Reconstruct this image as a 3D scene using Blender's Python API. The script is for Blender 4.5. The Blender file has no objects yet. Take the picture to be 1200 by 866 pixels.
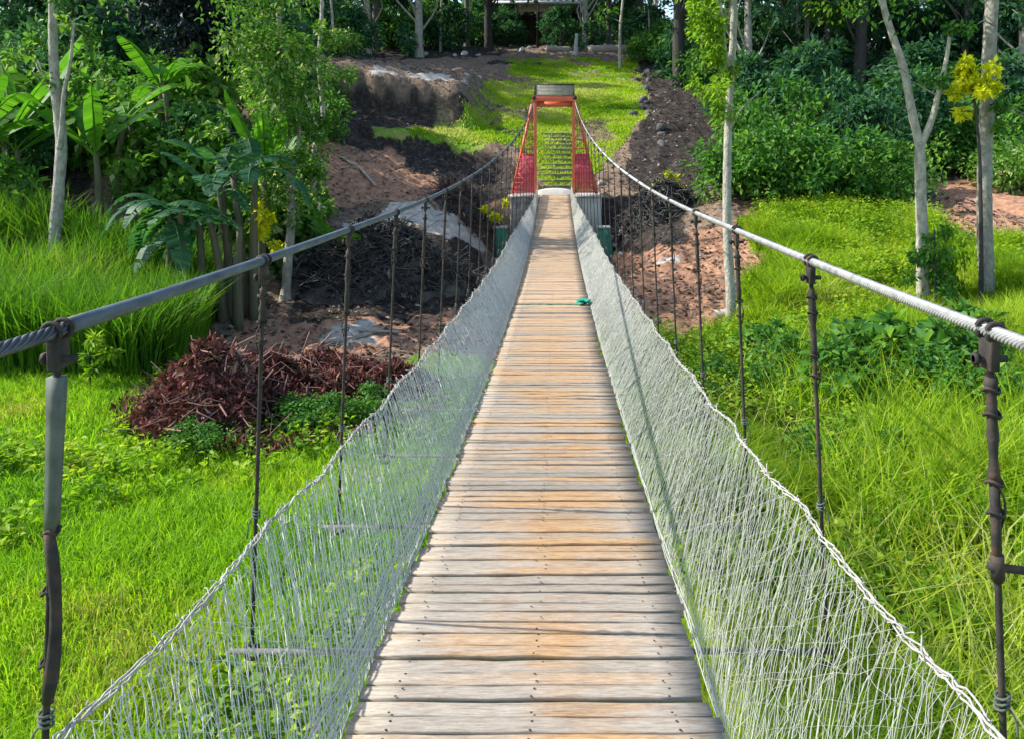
import bpy, math, random
import numpy as np
random.seed(7)
RNG = np.random.default_rng(11)
SC = bpy.context.scene
COL = SC.collection
R = math.radians

# ------------------------------------------------------------------ camera model (also used to read positions)
FPX = 942.0
PITCH = R(4.0)
CX, EZ = 0.07, 6.0                 # the eye: a little right of the deck's middle, 1.5 m above it
UH = 652.0
VP = 171.0 + FPX * math.tan(PITCH)
SP, CP = math.sin(PITCH), math.cos(PITCH)

def P(u, v, d):
    """photo pixel + distance -> place in the world"""
    xc = (u - UH) / FPX; yc = (VP - v) / FPX
    t = d / (CP + yc * SP)
    return np.array((CX + xc * t, d, EZ + t * (yc * CP - SP)))

def proj(x, y, z):
    dz = z - EZ
    f = y * CP - dz * SP
    f = np.maximum(f, 1e-3)
    up = y * SP + dz * CP
    return UH + FPX * (x - CX) / f, VP - FPX * up / f

def sstep(x, a, b):
    t = np.clip((np.asarray(x, float) - a) / (b - a), 0, 1); return t * t * (3 - 2 * t)

# ------------------------------------------------------------------ mesh helpers
class Geo:
    def __init__(self):
        self.v = []; self.f = []; self.n = 0; self.t = []
    def add(self, V, faces, tint=None):
        V = np.asarray(V, dtype=np.float64).reshape(-1, 3)
        for F in (faces if isinstance(faces, list) else [faces]):
            F = np.asarray(F, dtype=np.int64)
            if len(F): self.f.append(F + self.n)
        self.v.append(V)
        if tint is None: tint = 0.5
        self.t.append(np.broadcast_to(np.asarray(tint, dtype=np.float64), (len(V),)))
        self.n += len(V)
        return self
    def build(self, name, mat, parent=None, smooth=False):
        V = np.concatenate(self.v); T = np.concatenate(self.t)
        me = bpy.data.meshes.new(name)
        me.vertices.add(len(V)); me.vertices.foreach_set('co', V.astype(np.float32).ravel())
        loops = np.concatenate([F.ravel() for F in self.f])
        tot = np.concatenate([np.full(len(F), F.shape[1]) for F in self.f])
        st = np.concatenate([[0], np.cumsum(tot)[:-1]])
        me.loops.add(len(loops)); me.loops.foreach_set('vertex_index', loops.astype(np.int32))
        me.polygons.add(len(tot))
        me.polygons.foreach_set('loop_start', st.astype(np.int32))
        me.polygons.foreach_set('loop_total', tot.astype(np.int32))
        if smooth: me.polygons.foreach_set('use_smooth', np.ones(len(tot), dtype=bool))
        a = me.attributes.new('tint', 'FLOAT', 'POINT'); a.data.foreach_set('value', T.astype(np.float32))
        me.materials.append(mat)
        me.update(calc_edges=True); me.validate()
        o = bpy.data.objects.new(name, me); COL.objects.link(o)
        if parent is not None: o.parent = parent
        return o

def smooth_path(pts, n):
    pts = np.asarray(pts, float)
    if len(pts) < 3:
        t = np.linspace(0, 1, n)[:, None]; return pts[0] * (1 - t) + pts[-1] * t
    q = np.vstack([2 * pts[0] - pts[1], pts, 2 * pts[-1] - pts[-2]])
    s = np.linspace(0, len(pts) - 1 - 1e-9, n); i = s.astype(int); t = (s - i)[:, None]
    a, b, c, d = q[i], q[i + 1], q[i + 2], q[i + 3]
    return 0.5 * (2 * b + (c - a) * t + (2 * a - 5 * b + 4 * c - d) * t ** 2 + (3 * b - a - 3 * c + d) * t ** 3)

def tube_arrays(path, rad, sides=6, cap=True):
    path = np.asarray(path, float); n = len(path)
    rad = np.broadcast_to(np.asarray(rad, float), (n,))
    tan = np.gradient(path, axis=0); tan /= np.linalg.norm(tan, axis=1)[:, None] + 1e-12
    ref = np.array((0, 0, 1.0)) if abs(tan[:, 2]).mean() < 0.8 else np.array((1.0, 0, 0))
    a = np.cross(tan, ref); a /= np.linalg.norm(a, axis=1)[:, None] + 1e-12
    b = np.cross(tan, a)
    ang = np.linspace(0, 2 * math.pi, sides, endpoint=False)
    V = path[:, None, :] + rad[:, None, None] * (np.cos(ang)[None, :, None] * a[:, None, :] + np.sin(ang)[None, :, None] * b[:, None, :])
    V = V.reshape(-1, 3)
    i = np.arange(n - 1)[:, None] * sides; j = np.arange(sides)[None, :]; k = (j + 1) % sides
    F = np.stack([i + j, i + k, i + sides + k, i + sides + j], -1).reshape(-1, 4)
    fs = [F]
    if cap:
        fs += [np.arange(sides)[None, ::-1], (np.arange(sides) + (n - 1) * sides)[None, :]]
    return V, fs

def tube(g, path, rad, sides=6, tint=None, cap=True):
    V, F = tube_arrays(path, rad, sides, cap); g.add(V, F, tint)

def strands(g, A, rad, sides=3, tint=None):
    """many thin tubes at once: A (n strands, m points, 3)"""
    A = np.asarray(A, float); n, m, _ = A.shape
    rad = np.broadcast_to(np.asarray(rad, float), (n,))
    tan = np.gradient(A, axis=1); tan /= np.linalg.norm(tan, axis=2)[..., None] + 1e-12
    ref = np.array((0.13, 0.97, 0.2))
    a = np.cross(tan, ref); a /= np.linalg.norm(a, axis=2)[..., None] + 1e-9
    b = np.cross(tan, a)
    ang = np.linspace(0, 2 * math.pi, sides, endpoint=False)
    V = A[:, :, None, :] + rad[:, None, None, None] * (np.cos(ang)[None, None, :, None] * a[:, :, None, :] + np.sin(ang)[None, None, :, None] * b[:, :, None, :])
    base = (np.arange(n) * m * sides)[:, None, None]
    i = (np.arange(m - 1) * sides)[None, :, None]; j = np.arange(sides)[None, None, :]; k = (j + 1) % sides
    F = np.stack([base + i + j, base + i + k, base + i + sides + k, base + i + sides + j], -1).reshape(-1, 4)
    t = None if tint is None else np.repeat(tint, m * sides)
    g.add(V.reshape(-1, 3), F, t)

BOXF = np.array([(0, 1, 3, 2), (4, 6, 7, 5), (0, 4, 5, 1), (2, 3, 7, 6), (0, 2, 6, 4), (1, 5, 7, 3)])
def box(g, lo, hi, tint=None, bev=0.0, M=None):
    lo = np.asarray(lo, float); hi = np.asarray(hi, float)
    if bev <= 0:
        V = np.array([(x, y, z) for x in (lo[0], hi[0]) for y in (lo[1], hi[1]) for z in (lo[2], hi[2])])
        F = [BOXF]
    else:                                           # chamfered: octagonal section in every corner
        import bmesh
        bm = bmesh.new(); bmesh.ops.create_cube(bm, size=1)
        for w in bm.verts: w.co = [(lo[i] + hi[i]) / 2 + w.co[i] * (hi[i] - lo[i]) for i in range(3)]
        bmesh.ops.bevel(bm, geom=bm.edges[:], offset=bev, segments=2, profile=0.6, affect='EDGES')
        bm.verts.ensure_lookup_table()
        V = np.array([w.co[:] for w in bm.verts]); byn = {}
        for f in bm.faces: byn.setdefault(len(f.verts), []).append([w.index for w in f.verts])
        F = [np.array(x) for x in byn.values()]; bm.free()
    if M is not None: V = V @ np.asarray(M)[:3, :3].T + np.asarray(M)[:3, 3]
    g.add(V, F, tint)

def norm(a): return a / (np.linalg.norm(a, axis=-1, keepdims=True) + 1e-9)

def leaves(g, C, D, L, W, tint=None, fold=0.25, roll=None):
    """pointed leaves, each folded a little along its midrib and drooping: base, two sides, tip"""
    n = len(C); D = norm(np.asarray(D, float))
    L = np.broadcast_to(L, (n,))[:, None]; W = np.broadcast_to(W, (n,))[:, None]
    up = norm(RNG.normal(size=(n, 3)) * 0.6 + np.array((0, 0, 1.0)))
    S = norm(np.cross(D, up)); N = np.cross(S, D)
    a = C; tip = C + D * L - N * L * 0.12
    m = C + D * L * 0.45
    s1 = m + S * W * 0.5 + N * W * fold; s2 = m - S * W * 0.5 + N * W * fold
    V = np.stack([a, s1, tip, s2], 1).reshape(-1, 3)
    i = np.arange(n) * 4
    F = np.concatenate([np.stack([i, i + 1, i + 2], 1), np.stack([i, i + 2, i + 3], 1)])
    g.add(V, F, None if tint is None else np.repeat(np.broadcast_to(tint, (n,)), 4))

def blades(g, B, H, W, bend, tint):
    """grass blades: two root corners, two mid corners, a tip"""
    n = len(B)
    az = RNG.uniform(0, 2 * math.pi, n); s = np.stack([np.cos(az), np.sin(az), np.zeros(n)], 1)
    az2 = RNG.uniform(0, 2 * math.pi, n); l = np.stack([np.cos(az2), np.sin(az2), np.zeros(n)], 1)
    H = np.broadcast_to(H, (n,))[:, None]; W = np.broadcast_to(W, (n,))[:, None]; bend = np.broadcast_to(bend, (n,))[:, None]
    z = np.array((0, 0, 1.0))
    mid = B + z * H * 0.55 + l * H * bend * 0.3
    tip = B + z * H * (1 - 0.35 * bend) + l * H * bend
    V = np.stack([B - s * W * .5, B + s * W * .5, mid + s * W * .42, mid - s * W * .42, tip], 1).reshape(-1, 3)
    i = np.arange(n) * 5
    g.add(V, [np.stack([i, i + 1, i + 2, i + 3], 1), np.stack([i + 3, i + 2, i + 4], 1)], np.repeat(tint, 5))

def vnoise(x, y, s, seed=0):
    """smooth value noise in 0..1"""
    x = np.asarray(x, float) / s + 1000; y = np.asarray(y, float) / s + 1000
    xi = np.floor(x).astype(np.int64); yi = np.floor(y).astype(np.int64); fx = x - xi; fy = y - yi
    fx = fx * fx * (3 - 2 * fx); fy = fy * fy * (3 - 2 * fy)
    def h(a, b):
        k = (a * 374761393 + b * 668265263 + seed * 1442695041) & 0xffffffff
        k = ((k ^ (k >> 13)) * 1274126177) & 0xffffffff
        return ((k ^ (k >> 16)) & 0xffff) / 65535.0
    return (h(xi, yi) * (1 - fx) + h(xi + 1, yi) * fx) * (1 - fy) + (h(xi, yi + 1) * (1 - fx) + h(xi + 1, yi + 1) * fx) * fy
def fbm(x, y, s, seed=0, o=4):
    r = 0; a = .5; tot = 0
    for k in range(o): r = r + a * vnoise(x, y, s / 2 ** k, seed + k); tot += a; a *= .55
    return r / tot

# ------------------------------------------------------------------ things, parts
def tag(o, label=None, cat=None, group=None, kind=None):
    if label: o['label'] = label
    if cat: o['category'] = cat
    if group: o['group'] = group
    if kind: o['kind'] = kind
    return o
def thing(name, label, cat, loc=(0, 0, 0), rz=0, group=None):
    o = bpy.data.objects.new(name, None); COL.objects.link(o)
    o.empty_display_size = .2
    o.location = loc; o.rotation_euler = (0, 0, rz)
    return tag(o, label, cat, group)
def dup(root, loc, rz=0, s=(1, 1, 1), label=None, group=None):
    r = root.copy(); COL.objects.link(r); r.location = loc; r.rotation_euler = (0, 0, rz); r.scale = s
    if label: r['label'] = label
    if group: r['group'] = group
    for ch in list(root.children):
        c = ch.copy(); COL.objects.link(c); c.parent = r
        for gch in ch.children:
            e = gch.copy(); COL.objects.link(e); e.parent = c
    return r
class Kind:
    """first placing uses the built thing itself, later ones its copies"""
    def __init__(self, root): self.root = root; self.used = False
    def place(self, loc, rz, s, label, group=None, cat=None):
        if np.isscalar(s): s = (s, s, s)
        if not self.used:
            o = self.root; self.used = True; o.location = loc; o.rotation_euler = (0, 0, rz); o.scale = s
            if group: o['group'] = group
            elif 'group' in o: del o['group']
            o['label'] = label
        else:
            o = dup(self.root, loc, rz, s, label, group)
            if not group and 'group' in o: del o['group']
        if cat: o['category'] = cat
        return o
ORD = ['first', 'second', 'third', 'fourth', 'fifth', 'sixth', 'seventh', 'eighth', 'ninth', 'tenth', 'eleventh', 'twelfth', 'thirteenth',
       'fourteenth', 'fifteenth', 'sixteenth', 'seventeenth', 'eighteenth', 'nineteenth', 'twentieth', 'twenty-first', 'twenty-second',
       'twenty-third', 'twenty-fourth', 'twenty-fifth', 'twenty-sixth', 'twenty-seventh', 'twenty-eighth', 'twenty-ninth', 'thirtieth', 'thirty-first', 'thirty-second', 'thirty-third', 'thirty-fourth', 'thirty-fifth']

# ------------------------------------------------------------------ materials
def new_mat(name):
    m = bpy.data.materials.new(name); m.use_nodes = True
    nt = m.node_tree; nt.nodes.clear()
    out = nt.nodes.new('ShaderNodeOutputMaterial')
    return m, nt, out
def N(nt, t, **kw):
    n = nt.nodes.new(t)
    for k, v in kw.items(): setattr(n, k, v)
    return n
def ramp(nt, fac, stops):
    n = N(nt, 'ShaderNodeValToRGB'); e = n.color_ramp.elements
    while len(e) < len(stops): e.new(0.5)
    for i, (p, c) in enumerate(stops): e[i].position = p; e[i].color = (*c, 1)
    nt.links.new(fac, n.inputs[0]); return n.outputs[0]
def noise(nt, scale, detail=4, vec=None, rough=.6, coords='Object', mscale=None):
    if vec is None:
        tc = N(nt, 'ShaderNodeTexCoord'); vec = tc.outputs[coords]
    if mscale:
        mp = N(nt, 'ShaderNodeMapping'); mp.inputs['Scale'].default_value = mscale
        nt.links.new(vec, mp.inputs['Vector']); vec = mp.outputs[0]
    n = N(nt, 'ShaderNodeTexNoise'); n.inputs['Scale'].default_value = scale; n.inputs['Detail'].default_value = detail
    n.inputs['Roughness'].default_value = rough
    nt.links.new(vec, n.inputs['Vector']); return n.outputs['Fac']
def mixc(nt, fac, a, b, mode='MIX'):
    n = N(nt, 'ShaderNodeMix', data_type='RGBA', blend_type=mode)
    for s, v in ((n.inputs[0], fac), (n.inputs[6], a), (n.inputs[7], b)):
        if hasattr(v, 'is_linked'): nt.links.new(v, s)
        elif isinstance(v, (int, float)): s.default_value = v
        else: s.default_value = (*v, 1)
    return n.outputs[2]
def math_n(nt, op, a, b=0.0, clamp=False):
    n = N(nt, 'ShaderNodeMath', operation=op, use_clamp=clamp)
    for s, v in ((n.inputs[0], a), (n.inputs[1], b)):
        if hasattr(v, 'is_linked'): nt.links.new(v, s)
        else: s.default_value = v
    return n.outputs[0]
def attr(nt, name='tint'):
    return N(nt, 'ShaderNodeAttribute', attribute_name=name).outputs['Fac']
def bump(nt, h, strength=.4, dist=.02):
    b = N(nt, 'ShaderNodeBump'); b.inputs['Strength'].default_value = strength; b.inputs['Distance'].default_value = dist
    nt.links.new(h, b.inputs['Height']); return b.outputs[0]
def principled(nt, out, col, rough=.7, nrm=None, metal=0, spec=.4):
    p = N(nt, 'ShaderNodeBsdfPrincipled')
    if hasattr(col, 'is_linked'): nt.links.new(col, p.inputs['Base Color'])
    else: p.inputs['Base Color'].default_value = (*col, 1)
    if hasattr(rough, 'is_linked'): nt.links.new(rough, p.inputs['Roughness'])
    else: p.inputs['Roughness'].default_value = rough
    p.inputs['Metallic'].default_value = metal; p.inputs['Specular IOR Level'].default_value = spec
    if nrm is not None: nt.links.new(nrm, p.inputs['Normal'])
    nt.links.new(p.outputs[0], out.inputs[0]); return p

def leaf_mat(name, stops, transl=.4, rough=.55, spec=.18, patch=None):
    rough = max(rough, .5); spec = min(spec, .2)
    m, nt, out = new_mat(name)
    col = ramp(nt, attr(nt), stops)
    if patch:
        col = mixc(nt, ramp(nt, noise(nt, patch[0], 2), [(.45, (0, 0, 0)), (.62, (1, 1, 1))]), col, patch[1])
    p = principled(nt, out, col, rough, spec=spec)
    t = N(nt, 'ShaderNodeBsdfTranslucent')
    tc = mixc(nt, 1.0, col, (1.25, 1.3, .55), 'MULTIPLY')
    nt.links.new(tc, t.inputs[0])
    mx = N(nt, 'ShaderNodeMixShader'); mx.inputs[0].default_value = transl
    nt.links.new(p.outputs[0], mx.inputs[1]); nt.links.new(t.outputs[0], mx.inputs[2])
    nt.links.new(mx.outputs[0], out.inputs[0])
    return m
def plain_mat(name, c1, c2, scale=6, rough=.8, mscale=None, bstr=.4, bdist=.02, metal=0, spec=.3, c3=None):
    m, nt, out = new_mat(name)
    f = noise(nt, scale, 6, mscale=mscale)
    st = [(.3, c1), (.7, c2)] if c3 is None else [(.25, c1), (.5, c2), (.75, c3)]
    col = ramp(nt, f, st)
    col = mixc(nt, .35, col, ramp(nt, attr(nt), [(0, (.45, .45, .45)), (1, (1, 1, 1))]), 'MULTIPLY')
    principled(nt, out, col, rough, bump(nt, noise(nt, scale * 3, 5, mscale=mscale), bstr, bdist), metal, spec)
    return m

M = {}
M['lawn'] = leaf_mat('lawn_grass', [(0, (.08, .20, .012)), (.35, (.18, .38, .018)), (.7, (.26, .45, .02)), (.93, (.33, .46, .03)), (1, (.38, .36, .11))], .5)
M['reed'] = leaf_mat('reed_grass', [(0, (.03, .09, .01)), (.5, (.09, .23, .014)), (.9, (.18, .34, .025)), (1, (.30, .30, .11))], .45)
M['field'] = leaf_mat('field_grass', [(0, (.07, .17, .008)), (.35, (.20, .36, .016)), (.75, (.34, .47, .022)), (.95, (.42, .50, .05)), (1, (.48, .50, .18))], .5)
M['weed'] = leaf_mat('weed_leaves', [(0, (.06, .16, .012)), (.5, (.19, .35, .02)), (1, (.38, .48, .04))], .48)
M['dark_leaf'] = leaf_mat('dark_forest_leaves', [(0, (.022, .075, .042)), (.6, (.045, .14, .065)), (1, (.11, .24, .085))], .42, .4)
M['mid_leaf'] = leaf_mat('mid_green_leaves', [(0, (.03, .11, .024)), (.6, (.08, .22, .036)), (1, (.19, .36, .06))], .44, .4)
M['light_leaf'] = leaf_mat('light_green_leaves', [(0, (.04, .12, .018)), (.5, (.10, .24, .035)), (.88, (.22, .37, .07)), (1, (.55, .58, .36))], .42, .35)
M['lime_leaf'] = leaf_mat('lime_leaves', [(0, (.06, .15, .01)), (.5, (.15, .30, .02)), (1, (.28, .42, .03))], .45)
M['yellow_leaf'] = leaf_mat('yellow_leaves', [(0, (.26, .34, .02)), (.4, (.62, .62, .02)), (1, (.88, .84, .05))], .55)
M['shade_black_leaf'] = leaf_mat('shade_blackened_leaves', [(0, (.006, .012, .018)), (.7, (.012, .025, .03)), (1, (.03, .05, .05))], .15, .5, .2)  # the shade over the dark tree is put into this leaf colour
M['banana'] = leaf_mat('banana_leaf', [(0, (.03, .12, .02)), (.6, (.08, .24, .02)), (1, (.17, .36, .03))], .45, .35, .45)
M['banana_teal'] = leaf_mat('blue_green_banana_leaf', [(0, (.015, .065, .032)), (.6, (.035, .125, .055)), (1, (.12, .25, .10))], .45, .35, .45)
M['dead_leaf'] = leaf_mat('dead_leaves', [(0, (.025, .016, .014)), (.3, (.085, .04, .032)), (.6, (.21, .072, .068)), (.85, (.31, .15, .125)), (1, (.44, .32, .23))], .12, .8, .1)
M['ash_leaf'] = leaf_mat('ashen_leaves', [(0, (.015, .014, .015)), (.5, (.05, .047, .046)), (.85, (.12, .11, .10)), (1, (.28, .26, .24))], .08)
M['litter'] = leaf_mat('fallen_leaves', [(0, (.05, .035, .025)), (.4, (.13, .09, .065)), (.8, (.26, .20, .15)), (1, (.42, .36, .28))], .1)
M['twig'] = plain_mat('grey_twigs', (.04, .037, .035), (.16, .145, .13), 3, .9)
M['bark_pale'] = plain_mat('pale_bark', (.17, .16, .125), (.38, .36, .30), 5, .9, (2, 2, 1.1), .9, .04, c3=(.54, .52, .45))
M['bark_mid'] = plain_mat('grey_mottled_bark', (.13, .125, .105), (.27, .26, .22), 5, .9, (2, 2, 1.2), .9, .04, c3=(.42, .41, .35))
M['bark_grey'] = plain_mat('grey_bark', (.07, .075, .065), (.20, .20, .17), 4, .9, (3, 3, .7), .7, .03)
M['bark_dark'] = plain_mat('dark_bark', (.02, .02, .02), (.07, .065, .055), 4, .9, (3, 3, .6), .7, .03)
M['banana_stem'] = plain_mat('banana_stem', (.035, .035, .022), (.11, .11, .06), 3, .7, (4, 4, .5), c3=(.15, .11, .06))
M['rock'] = plain_mat('rock', (.06, .056, .056), (.19, .175, .165), 5, .95, None, .8, .06)
M['pale_rock'] = plain_mat('pale_rock', (.35, .33, .31), (.58, .55, .52), 5, .9, None, .6, .04)
M['log'] = plain_mat('log_wood', (.28, .23, .17), (.52, .46, .38), 3, .85, (1, 1, 4), .5, .02)
M['board'] = plain_mat('grey_brown_boards', (.24, .23, .205), (.40, .38, .34), 6, .85)
M['steel'] = plain_mat('weathered_steel', (.014, .014, .015), (.045, .040, .037), 16, .75, None, .6, .004, .2, .25, c3=(.12, .07, .045))
M['rope'] = plain_mat('wire_rope', (.05, .055, .06), (.16, .17, .18), 20, .45, None, .2, .002, .7)
M['rope_pale'] = plain_mat('pale_wire_rope', (.15, .155, .16), (.36, .37, .37), 26, .45, None, .3, .002, .3, c3=(.46, .46, .45))
M['strap'] = plain_mat('grey_strap', (.07, .085, .07), (.15, .175, .145), 14, .7, None, .3, .004)
M['net'] = plain_mat('white_net_cord', (.58, .59, .56), (.82, .83, .80), 9, .8, None, 0, .001)
M['net_grey'] = plain_mat('greyish_net_cord', (.44, .46, .42), (.70, .72, .67), 9, .8, None, 0, .001)
M['old_cord'] = plain_mat('old_grey_cord', (.26, .255, .235), (.50, .49, .455), 22, .9, None, 0, .001)
def cord_mat(name, c1, c2):
    m, nt, out = new_mat(name)
    col = mixc(nt, attr(nt), c1, c2)
    p = principled(nt, out, col, .85, spec=.15)
    t = N(nt, 'ShaderNodeBsdfTranslucent'); nt.links.new(col, t.inputs[0])
    mx = N(nt, 'ShaderNodeMixShader'); mx.inputs[0].default_value = .5
    nt.links.new(p.outputs[0], mx.inputs[1]); nt.links.new(t.outputs[0], mx.inputs[2]); nt.links.new(mx.outputs[0], out.inputs[0])
    return m
M['net'] = cord_mat('white_net_cord', (.66, .65, .60), (.93, .91, .85))
M['net_grey'] = cord_mat('greyish_net_cord', (.48, .49, .44), (.82, .82, .76))
M['concrete'] = plain_mat('concrete', (.40, .38, .34), (.56, .54, .48), 3, .9, None, .4, .02, c3=(.66, .64, .58))
M['masonry'] = plain_mat('rough_masonry', (.13, .12, .11), (.34, .32, .30), 5, .95, None, .9, .06, c3=(.58, .56, .52))
M['teal_paint'] = plain_mat('teal_paint', (.012, .11, .075), (.035, .21, .14), 5, .7, None, .3, .01, c3=(.10, .22, .14))
M['timber'] = plain_mat('dark_timber', (.03, .027, .025), (.085, .075, .065), 4, .9, (4, 4, .5), .5, .01)
M['plank_step'] = plain_mat('earthen_step', (.10, .12, .045), (.30, .28, .16), 6, .95, None, .6, .03)
M['tin'] = plain_mat('pale_tin', (.55, .60, .66), (.76, .80, .84), 1.5, .5, None, .1, .01)
M['cloth'] = plain_mat('green_cloth', (.01, .22, .15), (.03, .34, .23), 18, .8, None, .4, .01)

def sleeve_mat(name, c1, c2, ribs):
    m, nt, out = new_mat(name)
    tc = N(nt, 'ShaderNodeTexCoord')
    f = noise(nt, 7, 5, vec=tc.outputs['Object'], mscale=(6, 1, 6))
    col = ramp(nt, f, [(.3, c1), (.7, c2)])
    w = N(nt, 'ShaderNodeTexWave', wave_type='BANDS', bands_direction='Y'); w.inputs['Scale'].default_value = ribs
    w.inputs['Distortion'].default_value = 1.5
    nt.links.new(tc.outputs['Object'], w.inputs['Vector'])
    principled(nt, out, col, .52, bump(nt, w.outputs['Fac'], .35, .003), 0, .3)
    return m
M['sleeve_blue'] = sleeve_mat('grey_blue_pipe', (.05, .065, .08), (.12, .145, .165), 6)
M['sleeve_white'] = sleeve_mat('whitish_pipe', (.26, .275, .29), (.44, .46, .47), 22)

def red_mat(name, a, b, rust):
    m, nt, out = new_mat(name)
    col = ramp(nt, noise(nt, 3, 4), [(.3, a), (.7, b)])
    col = mixc(nt, ramp(nt, noise(nt, 9, 6), [(.55, (0, 0, 0)), (.72, (1, 1, 1))]), col, rust)
    principled(nt, out, col, .5, bump(nt, noise(nt, 30, 3), .2, .004)); return m
M['orange_paint'] = red_mat('orange_red_paint', (.60, .095, .035), (.74, .17, .075), (.50, .24, .13))
M['crimson_paint'] = red_mat('crimson_paint', (.55, .04, .07), (.70, .11, .14), (.40, .10, .09))

def deck_mat():
    m, nt, out = new_mat('worn_planks')
    tc = N(nt, 'ShaderNodeTexCoord'); ob = tc.outputs['Object']
    sep = N(nt, 'ShaderNodeSeparateXYZ'); nt.links.new(ob, sep.inputs[0])
    ax = math_n(nt, 'ABSOLUTE', math_n(nt, 'ADD', sep.outputs[0], -.06))
    t = attr(nt)
    grain = noise(nt, 16, 9, vec=ob, mscale=(.85, 7, 7), rough=.82)
    crack = noise(nt, 9, 6, vec=ob, mscale=(.5, 12, 6), rough=.6)
    streak = noise(nt, 3.0, 5, vec=ob, mscale=(.9, 9, 1), rough=.7)
    patch = math_n(nt, 'ADD', math_n(nt, 'MULTIPLY', noise(nt, 1.6, 5, vec=ob, mscale=(1.2, .8, 1), rough=.65), .55), math_n(nt, 'MULTIPLY', streak, .45))
    # foot-worn middle shows warm wood, the sides stay weathered grey
    wear = math_n(nt, 'ADD', math_n(nt, 'MULTIPLY', math_n(nt, 'SUBTRACT', .36, ax), 1.5), math_n(nt, 'MULTIPLY', math_n(nt, 'SUBTRACT', patch, .49), 5.0))
    wear = math_n(nt, 'ADD', wear, math_n(nt, 'MULTIPLY', math_n(nt, 'SUBTRACT', t, .5), 1.9))
    wear = math_n(nt, 'SUBTRACT', wear, math_n(nt, 'MULTIPLY', math_n(nt, 'SUBTRACT', 4.3, sep.outputs[1]), .30, True))
    far = math_n(nt, 'MULTIPLY', math_n(nt, 'SUBTRACT', sep.outputs[1], 5.5), .13, True)
    wear = math_n(nt, 'ADD', wear, math_n(nt, 'MULTIPLY', far, .75), True)
    grey = ramp(nt, grain, [(.30, (.12, .105, .09)), (.42, (.27, .235, .19)), (.55, (.385, .34, .28)), (.72, (.50, .46, .395))])
    warm = ramp(nt, grain, [(.30, (.13, .07, .035)), (.42, (.30, .175, .085)), (.55, (.42, .27, .14)), (.72, (.52, .375, .225))])
    tan = ramp(nt, grain, [(.30, (.26, .165, .095)), (.5, (.47, .33, .21)), (.75, (.58, .44, .31))])
    warm = mixc(nt, far, warm, tan)
    col = mixc(nt, wear, grey, warm)
    col = mixc(nt, .8, col, ramp(nt, t, [(0, (.48, .45, .42)), (.3, (.80, .78, .75)), (.75, (1, 1, 1)), (1, (1.12, 1.12, 1.1))]), 'MULTIPLY')
    col = mixc(nt, ramp(nt, crack, [(.30, (.75, .75, .75)), (.40, (0, 0, 0))]), col, (.10, .075, .055))
    spots = noise(nt, 26, 4, vec=ob, mscale=(.8, 1.2, 1), rough=.7)
    col = mixc(nt, ramp(nt, spots, [(.62, (0, 0, 0)), (.76, (.5, .5, .5))]), col, (.17, .13, .10))
    dirt = ramp(nt, noise(nt, 5, 6, vec=ob, mscale=(.7, 2.5, 1)), [(.60, (0, 0, 0)), (.80, (.7, .7, .7))])
    col = mixc(nt, dirt, col, (.14, .10, .07))
    principled(nt, out, col, .82, bump(nt, grain, .5, .003), 0, .2)
    return m
M['deck'] = deck_mat()

def ground_mat():
    m, nt, out = new_mat('ground_soil')
    tc = N(nt, 'ShaderNodeTexCoord'); ob = tc.outputs['Object']
    n1 = noise(nt, .9, 6, vec=ob); n2 = noise(nt, 5, 7, vec=ob, rough=.7); n3 = noise(nt, 18, 5, vec=ob, rough=.7)
    soil = ramp(nt, n2, [(.25, (.06, .042, .030)), (.5, (.19, .135, .095)), (.75, (.37, .285, .21))])
    red = ramp(nt, n2, [(.25, (.14, .07, .045)), (.45, (.34, .18, .11)), (.6, (.47, .27, .17)), (.75, (.60, .40, .27))])
    dark = ramp(nt, n2, [(.25, (.012, .010, .009)), (.5, (.042, .034, .029)), (.78, (.135, .112, .096))])  # dark soil tone, also used for the shade painted on the ground
    pale = ramp(nt, n2, [(.25, (.20, .17, .135)), (.45, (.42, .375, .315)), (.62, (.56, .51, .44)), (.75, (.68, .63, .55))])
    grass = ramp(nt, n2, [(.25, (.05, .12, .01)), (.5, (.12, .26, .015)), (.75, (.25, .38, .03))])
    gdry = ramp(nt, n2, [(.3, (.20, .24, .05)), (.7, (.36, .36, .12))])
    grass = mixc(nt, ramp(nt, n1, [(.5, (0, 0, 0)), (.68, (1, 1, 1))]), grass, gdry)
    col = soil
    for name, c in (('w_red', red), ('w_soil_shade', dark), ('w_pale', pale), ('w_grass', grass)):
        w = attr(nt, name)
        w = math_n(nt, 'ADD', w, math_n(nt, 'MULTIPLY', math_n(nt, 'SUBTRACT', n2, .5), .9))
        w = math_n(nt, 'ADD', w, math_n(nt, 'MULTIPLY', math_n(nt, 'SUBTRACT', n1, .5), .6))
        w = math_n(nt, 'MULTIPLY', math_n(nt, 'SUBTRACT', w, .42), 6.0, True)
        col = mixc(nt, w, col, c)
    h = math_n(nt, 'ADD', math_n(nt, 'MULTIPLY', n2, .7), math_n(nt, 'MULTIPLY', n3, .3))
    principled(nt, out, col, .95, bump(nt, h, .9, .12), 0, .15)
    return m
M['ground'] = ground_mat()

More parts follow.
